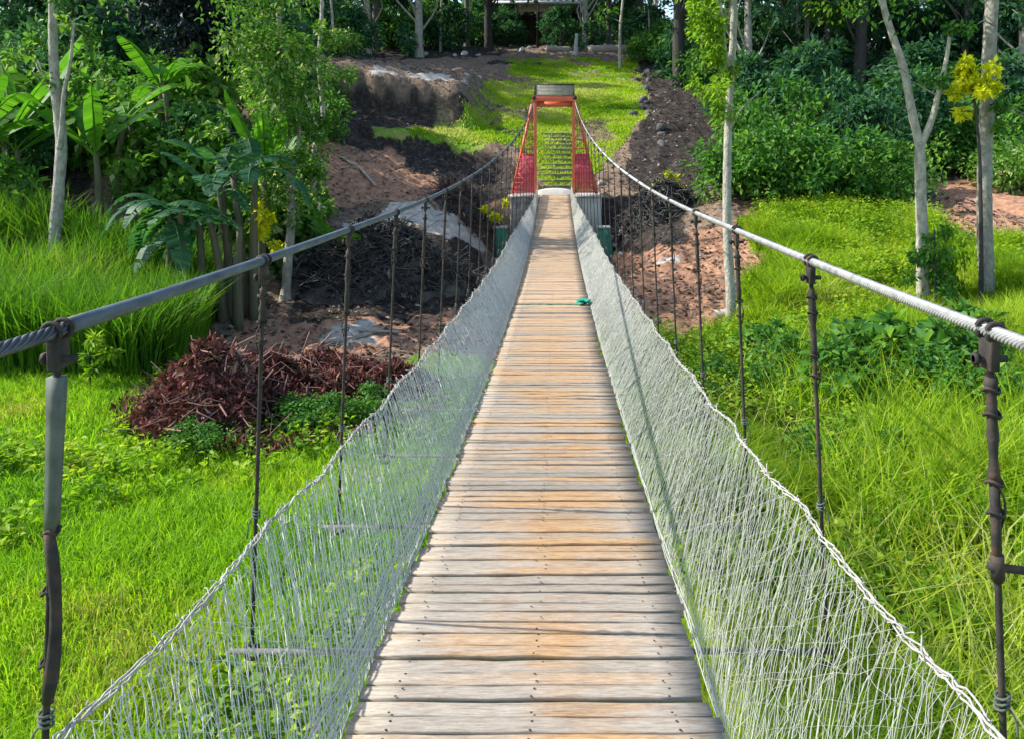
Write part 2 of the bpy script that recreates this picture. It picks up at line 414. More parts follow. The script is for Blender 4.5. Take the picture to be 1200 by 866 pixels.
# ------------------------------------------------------------------ terrain
YS = np.array([-30, 0, 5, 8, 12, 16, 20, 25, 30, 34, 38, 46, 55, 62, 80, 110, 170], float)
TAB = {
 -70: [-3.5, -3.5, -3.5, -3.4, -3.2, -2.8, -1.5, 0.0, 1.2, 2.0, 2.8, 4.2, 6.1, 7.6, 10, 13.8, 22],
 -20: [-3.8, -3.8, -3.8, -3.8, -3.7, -3.3, -2.2, -.3, 1.0, 2.0, 2.8, 4.2, 6.1, 7.6, 10, 13.8, 22],
 -12: [-4, -4, -4, -4, -4, -3.8, -2.4, -.3, 1.2, 2.2, 2.9, 4.3, 6.1, 7.6, 10, 13.8, 22],
 -8:  [-4, -4, -4, -4, -4.05, -4.05, -3.7, -1.7, -.1, 1.1, 1.8, 4.2, 6.0, 7.5, 10, 13.8, 22],
 -5:  [-4.1, -4.1, -4.1, -4.1, -4.15, -4.2, -4.0, -2.5, -.7, .5, 1.2, 4.1, 5.9, 7.4, 10, 13.8, 22],
 -2:  [-4.2, -4.2, -4.2, -4.2, -4.3, -4.3, -4.1, -3.0, -1.5, .35, 1.4, 3.4, 5.7, 7.3, 10, 13.8, 22],
 0:   [-4.2, -4.2, -4.2, -4.2, -4.3, -4.3, -4.2, -3.4, -1.75, -.05, 1.3, 3.4, 5.7, 7.2, 10, 13.8, 22],
 2:   [-4.2, -4.2, -4.2, -4.2, -4.2, -4.1, -3.7, -3.0, -1.7, .0, 1.2, 3.4, 5.7, 7.2, 10, 13.8, 22],
 4:   [-4.1, -4.1, -4.1, -4.1, -4.0, -3.8, -3.4, -2.7, -1.4, .4, 1.4, 3.4, 5.7, 7.2, 10, 13.8, 22],
 6:   [-4.1, -4.1, -4.1, -4.0, -3.8, -3.5, -3.0, -2.1, -1.2, .2, 1.3, 3.4, 5.7, 7.2, 10, 13.8, 22],
 12:  [-4, -4, -4, -3.8, -3.5, -3.1, -2.5, -2.1, -1.8, -.7, .5, 2.7, 5.2, 7.0, 10, 13.8, 22],
 25:  [-3.8, -3.8, -3.8, -3.6, -3.2, -2.7, -2.2, -1.7, -1.2, -.2, .9, 2.9, 5.2, 7.0, 10, 13.8, 22],
 70:  [-3.5, -3.5, -3.5, -3.2, -2.8, -2.3, -1.8, -1.2, -.6, .4, 1.4, 3.4, 5.5, 7.1, 10, 13.8, 22]}
XS = np.array(sorted(TAB), float); TZ = np.array([TAB[k] for k in sorted(TAB)])
GX = np.arange(-70, 70.01, .5); GY = np.arange(-30, 170.01, .5)
_t = np.array([np.interp(GY, YS, TZ[i]) for i in range(len(XS))])
HZ = np.array([np.interp(GX, XS, _t[:, j]) for j in range(len(GY))])      # [y, x]
for _ in range(3):
    q = np.pad(HZ, 1, mode='edge'); HZ = (q[:-2, 1:-1] + q[2:, 1:-1] + q[1:-1, :-2] + q[1:-1, 2:] + 2 * q[1:-1, 1:-1]) / 6
def base_h(x, y):
    x = np.asarray(x, float); y = np.asarray(y, float)
    fx = np.clip((x + 70) / .5, 0, len(GX) - 1.001); fy = np.clip((y + 30) / .5, 0, len(GY) - 1.001)
    i = fx.astype(int); j = fy.astype(int); a = fx - i; b = fy - j
    z = (HZ[j, i] * (1 - a) + HZ[j, i + 1] * a) * (1 - b) + (HZ[j + 1, i] * (1 - a) + HZ[j + 1, i + 1] * a) * b
    # the cut bank left of the lawn: a near-vertical step with a terrace above it
    yc = 35.0 + .18 * np.sin(x * .9) + .22 * (vnoise(x, x * 0, .7, 4) - .5)
    side = sstep(x, -14, -12) * (1 - sstep(x, -4.6, -3.0))
    z = z + side * 1.8 * sstep(y, yc, yc + .30) * (1 - sstep(y, 38.5, 47))
    z = z - 1.35 * np.exp(-((np.abs(x) - 1.7) / 1.2) ** 2) * sstep(y, 21, 25.5) * (1 - sstep(y, 28.2, 29.0))
    # lower cut bank under the green strip
    yb = 33.0 + .35 * np.sin(x * 1.3 + 1)
    side2 = sstep(x, -8.5, -7) * (1 - sstep(x, -2.4, -1.5))
    z = z - side2 * .75 * (1 - sstep(y, yb, yb + .3)) * sstep(y, 28.5, 32)
    return z + EZ

POLY = {
 'w_grass': [[(-60, 425), (205, 425), (222, 470), (255, 512), (300, 512), (345, 470), (410, 470), (440, 440), (520, 400), (560, 420), (700, 420), (800, 430), (850, 372), (905, 318), (868, 262), (900, 250), (1085, 246), (1110, 285), (1260, 300), (1400, 330), (1500, 1200), (-400, 1200), (-400, 425)],
             [(445, 146), (520, 147), (592, 156), (616, 182), (640, 228), (690, 228), (712, 190), (735, 160), (752, 140), (744, 112), (752, 74), (606, 70), (592, 96), (552, 106), (546, 140), (545, 146)],
             [(440, 147), (600, 158), (610, 176), (440, 160)],
             [(-300, 250), (120, 250), (215, 300), (215, 425), (-300, 425)]],
 'w_red':   [[(330, 168), (420, 160), (500, 190), (590, 215), (590, 240), (360, 242)], [(715, 285), (760, 270), (920, 265), (915, 320), (840, 400), (800, 430), (740, 420)],
             [(440, 350), (560, 318), (570, 400), (450, 410)], [(1085, 205), (1260, 190), (1260, 300), (1110, 282)], [(105, 130), (195, 130), (190, 200), (105, 205)], [(870, 222), (935, 235), (960, 255), (880, 275)],
             [(280, 350), (440, 360), (440, 420), (280, 420)]],
 'w_soil_shade':  [[(380, 150), (470, 152), (560, 172), (605, 190), (605, 215), (540, 205), (470, 178), (380, 165)], [(545, 140), (600, 150), (645, 158), (600, 168), (540, 154)], [(560, 74), (640, 70), (690, 76), (640, 82)], [(375, 100), (545, 112), (560, 150), (380, 152)], [(740, 50), (850, 50), (850, 200), (800, 232), (735, 215), (742, 160), (760, 140)], [(-300, 130), (105, 130), (105, 280), (-300, 280)],  # dark soil, plus lawn shade bands and shaded banks painted as colour
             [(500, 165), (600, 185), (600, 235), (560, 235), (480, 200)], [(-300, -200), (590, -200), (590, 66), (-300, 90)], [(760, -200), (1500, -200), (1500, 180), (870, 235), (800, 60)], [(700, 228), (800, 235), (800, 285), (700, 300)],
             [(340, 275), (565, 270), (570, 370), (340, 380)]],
 'w_pale':  [[(400, 258), (470, 242), (585, 248), (580, 290), (560, 288), (470, 264), (400, 268)], [(380, 79), (560, 90), (600, 96), (560, 94), (380, 84)], [(385, 385), (440, 375), (440, 400), (385, 405)], [(762, 303), (790, 302), (790, 309), (762, 310)]]}
def inside(u, v, poly):
    c = np.zeros(u.shape, bool); n = len(poly)
    for i in range(n):
        x1, y1 = poly[i]; x2, y2 = poly[(i + 1) % n]
        if y1 == y2: continue
        k = ((y1 > v) != (y2 > v)) & (u < (x2 - x1) * (v - y1) / (y2 - y1) + x1)
        c ^= k
    return c
gxs = np.concatenate([np.arange(-70, -16, 1.5), np.arange(-16, 15, .14), np.arange(15, 70.1, 1.5)])
gys = np.concatenate([np.arange(-30, 2, 1.5), np.arange(2, 44, .14), np.arange(44, 66, .4), np.arange(66, 170.1, 2)])
XX, YY = np.meshgrid(gxs, gys)
ZB = base_h(XX, YY)
UU, VV = proj(XX, np.maximum(YY, .5), ZB)
UU = UU + (fbm(XX, YY, 1.2, 5) - .5) * 44; VV = VV + (fbm(XX, YY, 1.2, 9) - .5) * 20
WG = {}
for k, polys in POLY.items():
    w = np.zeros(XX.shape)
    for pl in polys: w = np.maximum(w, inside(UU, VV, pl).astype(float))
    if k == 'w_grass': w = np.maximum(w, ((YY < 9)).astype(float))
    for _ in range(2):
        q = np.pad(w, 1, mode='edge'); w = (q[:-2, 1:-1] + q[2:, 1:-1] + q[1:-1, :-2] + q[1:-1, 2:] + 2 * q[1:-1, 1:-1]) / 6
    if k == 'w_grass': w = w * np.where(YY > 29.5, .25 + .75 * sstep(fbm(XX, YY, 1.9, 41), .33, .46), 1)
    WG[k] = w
rough = (1 - WG['w_grass']) * sstep(YY, 10, 16)
ZN = (fbm(XX, YY, 2.2, 3, 3) - .5) * .35 * (1 - sstep(YY, 60, 90)) + rough * ((fbm(XX, YY, .9, 21, 3) - .5) * .42 + (vnoise(XX, YY, .3, 8) - .5) * .16)
nearpath = np.exp(-(XX / 1.7) ** 2) * sstep(YY, 26, 28) * (1 - sstep(YY, 36, 38))
ZZ = ZB + ZN * (1 - .9 * nearpath)
def T(x, y):
    """ground height from the built sheet"""
    x = np.asarray(x, float); y = np.asarray(y, float)
    i = np.clip(np.searchsorted(gxs, x) - 1, 0, len(gxs) - 2); j = np.clip(np.searchsorted(gys, y) - 1, 0, len(gys) - 2)
    a = np.clip((x - gxs[i]) / (gxs[i + 1] - gxs[i]), 0, 1); b = np.clip((y - gys[j]) / (gys[j + 1] - gys[j]), 0, 1)
    return (ZZ[j, i] * (1 - a) + ZZ[j, i + 1] * a) * (1 - b) + (ZZ[j + 1, i] * (1 - a) + ZZ[j + 1, i + 1] * a) * b
def W_at(k, x, y):
    i = np.clip(np.searchsorted(gxs, x) - 1, 0, len(gxs) - 1); j = np.clip(np.searchsorted(gys, y) - 1, 0, len(gys) - 1)
    return WG[k][j, i]
g = Geo(); nx, ny = len(gxs), len(gys)
a = (np.arange(ny - 1)[:, None] * nx + np.arange(nx - 1)[None, :])
g.add(np.stack([XX, YY, ZZ], -1).reshape(-1, 3), np.stack([a, a + 1, a + nx + 1, a + nx], -1).reshape(-1, 4))
ground = g.build('ground', M['ground'], smooth=True)
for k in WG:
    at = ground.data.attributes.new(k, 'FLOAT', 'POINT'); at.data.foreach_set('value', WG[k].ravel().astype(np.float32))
tag(ground, 'valley ground of grass, reddish dirt, dark soil and painted shade', None, kind='structure')
ground['kind'] = 'structure'
def spot(u, d, dx=0.0):
    x = CX + (u - UH) * d / FPX + dx
    return (float(x), float(d), float(T(x, d)))

# ------------------------------------------------------------------ the bridge
def deck_z(y):
    y = np.asarray(y, float)
    return EZ - (2.38 - np.where(y < 16, .0035, .0042) * (y - 16) ** 2)
def cable_z(y):
    y = np.asarray(y, float); return EZ - .45 + .00393 * (y - 6) ** 2 - .022 * (1 - sstep(y, 1.0, 4.5))
def cable_x(y):
    y = np.asarray(y, float); return 1.0 - .27 * sstep(y, 8, 30)
HANG_Y = 1.70 + 1.215 * np.arange(-3, 22)
bridge = thing('suspension_bridge', 'narrow wooden suspension footbridge with white side netting and steel cables crossing the green gully', 'footbridge', (0, 0, float(deck_z(0))))
bz = float(deck_z(0))
def bpart(g, name, mat, smooth=False, parent=None):
    o = g.build(name, mat, parent or bridge, smooth)
    if parent is None: o.location = (0, 0, -bz)
    return o
# deck: planks as one mesh
gd = Geo()
y = -4.0; k = 0
prof = np.array([(-.5, -1), (.5, -1), (.5, -.09), (.465, 0), (-.465, 0), (-.5, -.09)])
while y < 28.45:
    pitch = .079 + random.uniform(-.011, .011)
    w = pitch - random.choice((.010, .011, .012, .014, .018))
    th = .032; hw = .55
    x0 = -hw + random.gauss(0, .012); x1 = hw + random.gauss(0, .012)
    n = 9; xs = np.linspace(x0, x1, n)
    yaw = random.gauss(0, .0035); dz = random.gauss(0, .0022); roll = random.gauss(0, .012)
    zc = float(deck_z(y)); sl = float((deck_z(y + .05) - deck_z(y - .05)) / .1)
    wob = np.array([random.gauss(0, .0016) for _ in range(n)]); wz = np.array([random.gauss(0, .0012) for _ in range(n)])
    V = []
    for i, x in enumerate(xs):
        for (a, b) in prof:
            yy = a * w; V.append((x, y + yy + yaw * x + wob[i], zc + b * th + dz + roll * x * .3 + wz[i] + sl * yy))
    V = np.array(V); m = len(prof)
    F = [np.stack([np.arange(n - 1) * m + j, np.arange(n - 1) * m + (j + 1) % m, np.arange(1, n) * m + (j + 1) % m, np.arange(1, n) * m + j], 1) for j in range(m)]
    gd.add(V, F + [np.arange(m)[None, ::-1], (np.arange(m) + (n - 1) * m)[None, :]], random.betavariate(2.2, 1.5))
    y += pitch
deck_o = bpart(gd, 'deck', M['deck'])
gnl = Geo(); V0 = np.concatenate(gd.v)
for yk in np.arange(-3.5, 16, .042):
    if random.random() < .25: continue
    for xk in (-.43, .43, 0):
        xk += random.gauss(0, .012); r = .0045
        an = np.arange(6) * math.pi / 3
        gnl.add(np.stack([xk + r * np.cos(an), yk + r * np.sin(an), np.full(6, float(deck_z(yk)) + .0045)], 1), np.array([[0, 1, 2, 3, 4, 5]]))
bpart(gnl, 'nail_heads', M['steel'], False, deck_o)['kind'] = 'stuff'
# longitudinal bearer cables below the planks
for sx in (-.42, 0, .42):
    gg = Geo(); yy = np.linspace(-4, 28.6, 60)
    tube(gg, np.stack([np.full(60, sx), yy, deck_z(yy) - .058], 1), .014, 6); bpart(gg, 'bearer_cable', M['steel'], True)
# main cables
SADDLE = 28.95; TOP = float(cable_z(SADDLE))
for s in (-1, 1):
    yy = np.concatenate([np.linspace(-4, SADDLE, 110)])
    path = np.stack([s * cable_x(yy), yy, cable_z(yy)], 1)
    back = np.array([(s * .74, SADDLE + .15, TOP), (s * .76, 31.5, EZ + .55 + .15), (s * .8, 34.5, float(T(s * .8, 34.5)) - .1)])
    full = np.vstack([path, smooth_path(back, 12)])
    gc = Geo()
    near = yy < 8                                           # the lay of the wire rope is modelled where it can be seen
    tube(gc, full, .0115, 10)
    yn = np.linspace(-1.5, 2.0 if s < 0 else 9.0, 600 if s < 0 else 2600); cn = np.stack([s * cable_x(yn), yn, cable_z(yn)], 1)
    nst, lay = (8, .20) if s < 0 else (8, .11)
    for q in range(nst):
        an = yn * 2 * math.pi / lay + q * 2 * math.pi / nst
        off = np.stack([np.cos(an), np.zeros_like(an), np.sin(an)], 1) * .0108
        tube(gc, cn + off, .0048 if s < 0 else .0046, 5, cap=False)
    cab = bpart(gc, 'main_cable', M['rope'] if s < 0 else M['rope_pale'], True)
    ya = (1.74 if s < 0 else 8.6)
    ysl = np.linspace(ya, 28.0, 130); rr = np.full(130, .0165 if s < 0 else .0145); rr[0] *= 1.08; rr[1] *= 1.04
    gs = Geo(); tube(gs, np.stack([s * cable_x(ysl), ysl, cable_z(ysl) + .004], 1), rr, 14)
    sl_ = bpart(gs, 'cable_sleeve', M['sleeve_blue'] if s < 0 else M['sleeve_white'], True, cab)
# hangers, clamps, cross beams
def net_x(y): return 1.0 - .05 * sstep(y, 8, 16) - .34 * sstep(y, 16, 28.4)
def net_h(y, s): return (.40 if s < 0 else .44) - .05 * sstep(y, 20, 28)
def sag(y):
    ph = ((y - 1.70) / 1.215) % 1.0
    return 4 * ph * (1 - ph)
for i, hy in enumerate(HANG_Y):
    zc = float(cable_z(hy)); zd = float(deck_z(hy)); cx = float(cable_x(hy))
    bx = float(net_x(hy)) + .09
    for s in (-1, 1):
        gh = Geo()
        lean = random.gauss(0, .012)
        top = np.array((s * cx, hy, zc - .03)); bot = np.array((s * bx, hy + lean, zd - .12))
        tube(gh, np.stack([top + (bot - top) * t for t in np.linspace(0, 1, 8)]), .0078, 8)
        # hook eye at the foot
        an = np.linspace(0, 2 * math.pi, 13)
        tube(gh, np.stack([bot[0] + .03 * np.cos(an), np.full(13, bot[1]), bot[2] - .02 + .03 * np.sin(an)], 1), .008, 6)
        hg = bpart(gh, 'hanger', M['steel'], True)
        hL = (hg, )
        gk = Geo()                                          # saddle clamp: a band round the cable, two lugs and bolts
        an = np.linspace(0, 2 * math.pi, 17)
        rad = .0195
        for dy in (-.02, .02):
            tube(gk, np.stack([s * cx + rad * np.cos(an), np.full(17, hy + dy), zc + .002 + rad * np.sin(an)], 1), .0055, 7)
        box(gk, (s * cx - .011, hy - .026, zc - .082), (s * cx + .011, hy + .026, zc - .016), bev=.004)
        tube(gk, np.array([(s * cx - .034, hy, zc - .06), (s * cx + .038, hy, zc - .06)]), .008, 8)
        tube(gk, np.array([(s * cx - .034, hy, zc - .06), (s * cx - .024, hy, zc - .06)]), .014, 6)
        bpart(gk, 'clamp', M['steel'], False, hg)
        if hy < 12:
            def at(t): return top + (bot - top) * t
            ln = zc - .03 - (zd - .13)
            gs = Geo()
            if s < 0 and abs(hy - 1.70) < .1:               # nearest left hanger: a tapering pale strap with a loose end
                p0, p1 = at(.05), at(.30)
                pts = np.stack([p0 + (p1 - p0) * t for t in np.linspace(0, 1, 6)])
                w = np.linspace(.0165, .010, 6)
                V = []
                for p_, w_ in zip(pts, w):
                    V += [p_ + (-w_, -.012, 0), p_ + (w_, -.012, 0), p_ + (w_, .012, 0), p_ + (-w_, .012, 0)]
                F = [[i_ * 4 + j, i_ * 4 + (j + 1) % 4, i_ * 4 + 4 + (j + 1) % 4, i_ * 4 + 4 + j] for i_ in range(5) for j in range(4)]
                gs.add(V, np.array(F + [[3, 2, 1, 0], [20, 21, 22, 23]]))
                bpart(gs, 'strap', M['strap'], False, hg)
                gt = Geo()
                tube(gt, np.stack([at(.30 + .28 * t) + (.018 * math.sin(t * 3) + .006 * t, -.01, 0) for t in np.linspace(0, 1, 8)]), [.011, .0135, .013, .012, .013, .0145, .016, .012], 8)
                for t in (.30, .40, .52):
                    tube(gt, np.stack([at(t) + (.0155 * math.cos(b), .0155 * math.sin(b), .006 * math.sin(3 * b)) for b in np.linspace(0, 6.3, 13)]), .004, 6)
                bpart(gt, 'binding', M['steel'], True, hg)
            else:
                gt = Geo()                                  # wrapped upper end, wire ties and their loose tails
                wl = .13 + .18 * random.random() if s < 0 else .22
                nseg = 12
                tt = np.linspace(.05, wl, nseg)
                tube(gt, np.stack([at(t) for t in tt]), [.0125 + random.uniform(-.003, .003) for _ in tt], 8)
                for t in (.07, wl * .5, wl, wl + .05):
                    rr = .0165
                    tube(gt, np.stack([at(t) + (rr * math.cos(b), rr * math.sin(b), .006 * math.sin(2 * b)) for b in np.linspace(0, 6.3, 13)]), .0042, 5)
                p = at(wl)
                tube(gt, smooth_path([p, p + (.014 * s, -.012, -.03), p + (.022 * s, -.006, -.07), p + (.016 * s, .004, -.12)], 12), .003, 5)
                if s > 0 and abs(hy - 1.70) < .1:
                    q = at(.36); tube(gt, np.array([q + (-.02, 0, .002), q + (.06, -.01, -.004)]), .0095, 8)
                    tube(gt, np.stack([at(t) for t in (.34, .36, .38)]), .015, 8); tube(gt, np.stack([at(t) for t in (wl - .01, .30, .385)]), .011, 8)
                bpart(gt, 'binding', M['steel'], True, hg)
        gk = Geo()                                          # knot of white cord that ties the net's top rope to the hanger
        zr = zd + float(net_h(hy, s)); f = (zc - .03 - zr) / (zc - .03 - (zd - .13)); p = top + (bot - top) * f
        for r_ in range(3):
            b = np.linspace(0, 6.3, 10); tl = random.uniform(-.6, .6)
            tube(gk, np.stack([p[0] + .0145 * np.cos(b), p[1] + .0145 * np.sin(b), p[2] + .012 * (r_ - 1) + tl * .012 * np.cos(b)], 1), .0034, 5)
        tube(gk, smooth_path([p, p + (.02 * s, -.02, -.03), p + (.03 * s, -.015, -.09)], 6), .0028, 5)
        bpart(gk, 'knot', M['strap'], True, hg)
    gb = Geo(); tube(gb, np.array([(-bx - .08, hy, zd - .125), (bx + .03, hy, zd - .125)]), .0105, 8)
    bpart(gb, 'cross_beam', M['bark_grey'], True)
# netting
def netting(s, mat, step, rad, mess, seed):
    rng = np.random.default_rng(seed)
    def pt(y, t):
        """place on the net: t=0 deck edge, t=1 top rope"""
        xt = net_x(y); h = net_h(y, s) - .016 * sag(y) * t ** 2
        x = .56 + (xt - .56 - .02 * sag(y) * t) * t ** 1.12
        z = -.012 + h * t ** .92 - .03 * np.sin(np.clip(t, 0, 1) * math.pi)
        return np.stack([s * x, y, deck_z(y) + z], -1)
    gn = Geo()
    y0, y1 = -2.0, 28.3
    m = 14
    for run, gap, rr, mm in ((1.0, step * .8, 1.0, .7), (1.0, step * .9, .7, 1.0), (.6, step * 2.2, .7, 1.0), (-.6, step * 3.0, .55, .8), (.1, step * 3.4, .55, 1.2)):
        n = int((y1 - y0) / gap)
        yk = y0 + np.arange(n) * gap + rng.normal(0, gap * .25, n)
        t = np.linspace(0, 1.0, m)[None, :] * rng.uniform(.95, 1.025, (n, 1))
        rl = run * np.clip(.40 * yk, .25, 1.3)[:, None] if run > .3 else run
        yy = yk[:, None] + rl * (t - .5) * rng.normal(1, .05, (n, 1)) + rng.normal(0, mess * mm, (n, m))
        A = pt(np.clip(yy, y0, y1), t)
        A += rng.normal(0, mess * .28, A.shape) * (t[..., None] > .01)
        strands(gn, A, (.74 + .3 * sstep(yk, 3, 10)) * rad * rr * rng.uniform(.75, 1.3, n), 3, rng.uniform(.15, 1, n))
    # lengthwise cords
    ly = np.arange(y0, y1, .12)
    for tt in np.linspace(.08, .94, 7):
        q = pt(ly, np.full(len(ly), tt) + rng.normal(0, .012, len(ly)))
        tube(gn, q + rng.normal(0, .004, q.shape), rad * .5, 3)
    net = bpart(gn, 'netting', mat)
    # top rope, lashed: two strands twisted together and small ties
    gr = Geo(); ly = np.arange(y0, y1, .03); c = pt(ly, np.ones(len(ly)))
    for q in range(3):
        an = ly * (9 + q) + q * 2.1
        off = np.stack([np.cos(an) * .008, 0 * an, np.sin(an) * .008], 1) + rng.normal(0, .003, (len(ly), 3))
        tube(gr, c + off, .0030, 5)
    for yk in np.arange(y0 + .1, y1, .085):
        yk += rng.normal(0, .02); p = pt(np.array([yk]), np.array([1.0]))[0]
        L = rng.uniform(.015, .05); d = np.array((rng.normal(0, .4) + .3 * s, rng.normal(0, .8), rng.uniform(-.2, 1))); d /= np.linalg.norm(d)
        tube(gr, smooth_path([p - d * .02, p + d * L * .5 + rng.normal(0, .008, 3), p + d * L], 5), .0022, 4)
    bpart(gr, 'top_rope', M['old_cord'], False, net)
    # gathered lower edge beside the planks
    ge = Geo(); ly = np.arange(y0, y1, .07)
    for q in range(14 if s < 0 else 3):
        w1 = np.interp(ly, ly[::5], rng.normal(0, .010, len(ly[::5])))
        tt = np.clip(.012 + .014 * q + w1, 0, .3)
        c = pt(ly, tt); c[:, 0] += np.interp(ly, ly[::3], rng.normal(0, .004, len(ly[::3]))); c[:, 2] += np.interp(ly, ly[::4], rng.normal(0.004, .005, len(ly[::4])))
        tube(ge, c, .0022, 4)
    bpart(ge, 'edge_rope', mat, False, net)
netting(-1, M['net'], .036, .0019, .006, 3)
netting(1, M['net_grey'], .034, .0015, .011, 4)

# ------------------------------------------------------------------ tower, abutments
TY = 28.95
tz = float(deck_z(28.4))
tower = thing('bridge_tower', 'orange and crimson steel gate tower with a slatted board on top', 'bridge tower', (0, TY, tz))
def tpart(g, name, mat, parent=tower, smooth=False): return g.build(name, mat, parent, smooth)
HT = TOP - tz
for s in (-1, 1):
    gp = Geo(); box(gp, (s * .69 - .055, -.07, 0), (s * .69 + .055, .07, HT), bev=.01); tpart(gp, 'post', M['orange_paint'])
    gp = Geo()
    def leg(p, q, r=.05):
        tube(gp, np.array([p, q]), r, 4)
    leg((s * 1.52, 0, 0), (s * .80, 0, HT - .15), .055); tpart(gp, 'raking_leg', M['orange_paint'])
    # mesh-like panel between post and raking leg: plate framed by bars
    gp = Geo()
    zt = 1.42
    def xo(z): return 1.52 - .72 * z / (HT - .15) - .05
    gb = Geo()
    for f in np.linspace(.0, 1, 13):
        tube(gb, np.array([(s * (.76 + (xo(.03) - .76) * f), -.03, .03), (s * (.76 + (xo(zt) - .76) * f), -.03, zt)]), .024, 5)
    for z in np.arange(.06, zt + .01, .17):
        tube(gb, np.array([(s * .74, -.045, z), (s * (xo(z) + .03), -.045, z)]), .022, 5)
    for z in (.06, zt * .5):
        tube(gb, np.array([(s * .74, -.06, z), (s * (xo(z + zt / 2) + .03), -.06, z + zt / 2)]), .022, 5)
        tube(gb, np.array([(s * .74, -.06, z + zt / 2), (s * (xo(z) + .03), -.06, z)]), .022, 5)
    tpart(gb, 'side_grille', M['crimson_paint'])
    gb = Geo()
    for z in np.arange(zt + .2, HT - .5, .34):
        tube(gb, np.array([(s * .74, -.03, z), (s * (xo(z) + .03), -.03, z)]), .022, 6)
        tube(gb, np.array([(s * .74, -.035, z), (s * (xo(z + .34) + .03), -.035, z + .34)]), .018, 6)
    tpart(gb, 'brace', M['orange_paint'])
gp = Geo(); box(gp, (-.80, -.11, HT - .05), (.80, .11, HT + .12), bev=.012); tpart(gp, 'cross_beam', M['orange_paint'])
gp = Geo(); box(gp, (-.633, -.02, HT - .24), (.633, .02, HT - .052)); 
tpart(gp, 'gusset_plate', M['orange_paint'])
for s in (-1, 1):
    gp = Geo(); tube(gp, np.array([(s * .73, -.16, HT + .08), (s * .73, .16, HT + .08)]), .07, 12); tpart(gp, 'saddle', M['steel'])
gf = Geo()
for a_, b_ in (((-.72, -.03, HT + .125), (.72, .03, HT + .165)), ((-.72, -.03, HT + .53), (.72, .03, HT + .575)), ((-.72, -.03, HT + .165), (-.675, .03, HT + .53)), ((.675, -.03, HT + .165), (.72, .03, HT + .53))):
    box(gf, a_, b_)
board = tpart(gf, 'board_frame', M['timber'])
gf = Geo()
for z in np.arange(HT + .185, HT + .52, .05): box(gf, (-.673, -.012, z), (.673, .012, z + .046))
tpart(gf, 'slatted_board', M['board'], board)

def abutment(s, mat, u0, u1, v1, name, label):
    x0 = (u0 - UH) * 28.6 / FPX + CX; x1 = (u1 - UH) * 28.6 / FPX + CX
    zb = min(float(T(x0, 28)), float(T(x1, 28))) - .4
    t = thing(name, label, 'abutment', (0, 28.9, zb))
    ga = Geo()
    n = 10; rows = []
    box(ga, (x0, -.55, 0), (x1, 1.0, tz - zb - .012), bev=.04)
    ga.build('block', mat, t)
    ga = Geo(); box(ga, (x0 - .05, -.6, tz - zb - .10), (x1 + .05, -.553, tz - zb + .0)); ga.build('coping', M['concrete'], t)
    return t, zb
abutment(-1, M['masonry'], 598, 632, 0, 'bridge_abutment', 'dark rough masonry block with pale edges under the left side of the red tower')
abutment(1, M['concrete'], 674, 705, 0, 'bridge_abutment', 'pale smooth concrete block under the right side of the red tower')
# landing slab with a rounded crown between the blocks
gl = Geo()
xs = np.linspace(-.60, .66, 13); V = []
for yy in (28.46, 29.2, 30.1):
    for x in xs: V.append((x, yy, tz + .02 + .13 * max(0, 1 - ((x - .03) / .66) ** 2) ** .5))
    for x in xs: V.append((x, yy, tz - .55))
m = len(xs); F = []
for r_ in range(2):
    o_ = r_ * 2 * m; e_ = o_ + 2 * m
    for i in range(m - 1):
        F.append((o_ + i, o_ + i + 1, e_ + i + 1, e_ + i))
    F.append((o_, e_, e_ + m, o_ + m)); F.append((o_ + m - 1, o_ + 2 * m - 1, e_ + 2 * m - 1, e_ + m - 1))
for r_ in (0, 2):
    o_ = r_ * 2 * m
    for i in range(m - 1): F.append((o_ + i, o_ + m + i, o_ + m + i + 1, o_ + i + 1))
gl.add(V, np.array(F)); ls = gl.build('landing_slab', M['concrete'])
tag(ls, 'rounded concrete threshold slab where the plank deck meets the tower', 'slab')
# teal painted footings below the tower
def footing(u, d, wtop, wbot, h, label):
    x, y, _ = spot(u, d); z = EZ - 4.3
    t = thing('painted_footing', label, 'footing', (x, y, z))
    gq = Geo(); n = 10
    an = np.linspace(0, 2 * math.pi, 16, endpoint=False); V = []
    for i, f in enumerate(np.linspace(0, 1, 5)):
        r = wbot + (wtop - wbot) * f ** .8
        sq = 1 / np.maximum(abs(np.cos(an)), abs(np.sin(an))) ** .6
        V.append(np.stack([r * sq * np.cos(an), r * sq * np.sin(an), np.full(16, f * h)], 1))
    V = np.vstack(V); F = [(i * 16 + j, i * 16 + (j + 1) % 16, i * 16 + 16 + (j + 1) % 16, i * 16 + 16 + j) for i in range(4) for j in range(16)]
    gq.add(V, [np.array(F), (np.arange(16) + 64)[None, :]])
    gq.build('base', M['teal_paint'], t, False)
    gq = Geo(); box(gq, (-wtop * 1.05, -wtop * 1.05, h - .01), (wtop * 1.05, wtop * 1.05, h + .05), bev=.012); gq.build('cap', M['concrete'], t)
footing(586, 27.4, .24, .50, 1.5, 'teal painted concrete footing left of the deck below the yellow shrub')
footing(708, 27.4, .22, .45, 1.5, 'teal painted concrete footing right of the deck below the pale block')
# steps up the hill behind the tower
st = thing('hill_steps', 'worn earthen steps climbing the grassy slope behind the red tower', 'steps', (0, 30.2, tz))
for i in range(12):
    yy = 30.25 + i * .46; zz = float(base_h(0.0, yy)) + .07
    gs = Geo(); w = .62 + random.uniform(-.06, .06)
    box(gs, (-w + random.uniform(-.04, .04), yy - 30.2 - .06, zz - tz - .30), (w + .05, yy - 30.2 + .40, zz - tz + .05 + random.uniform(-.01, .02)), bev=.025)
    gs.build('step', M['plank_step'], st)
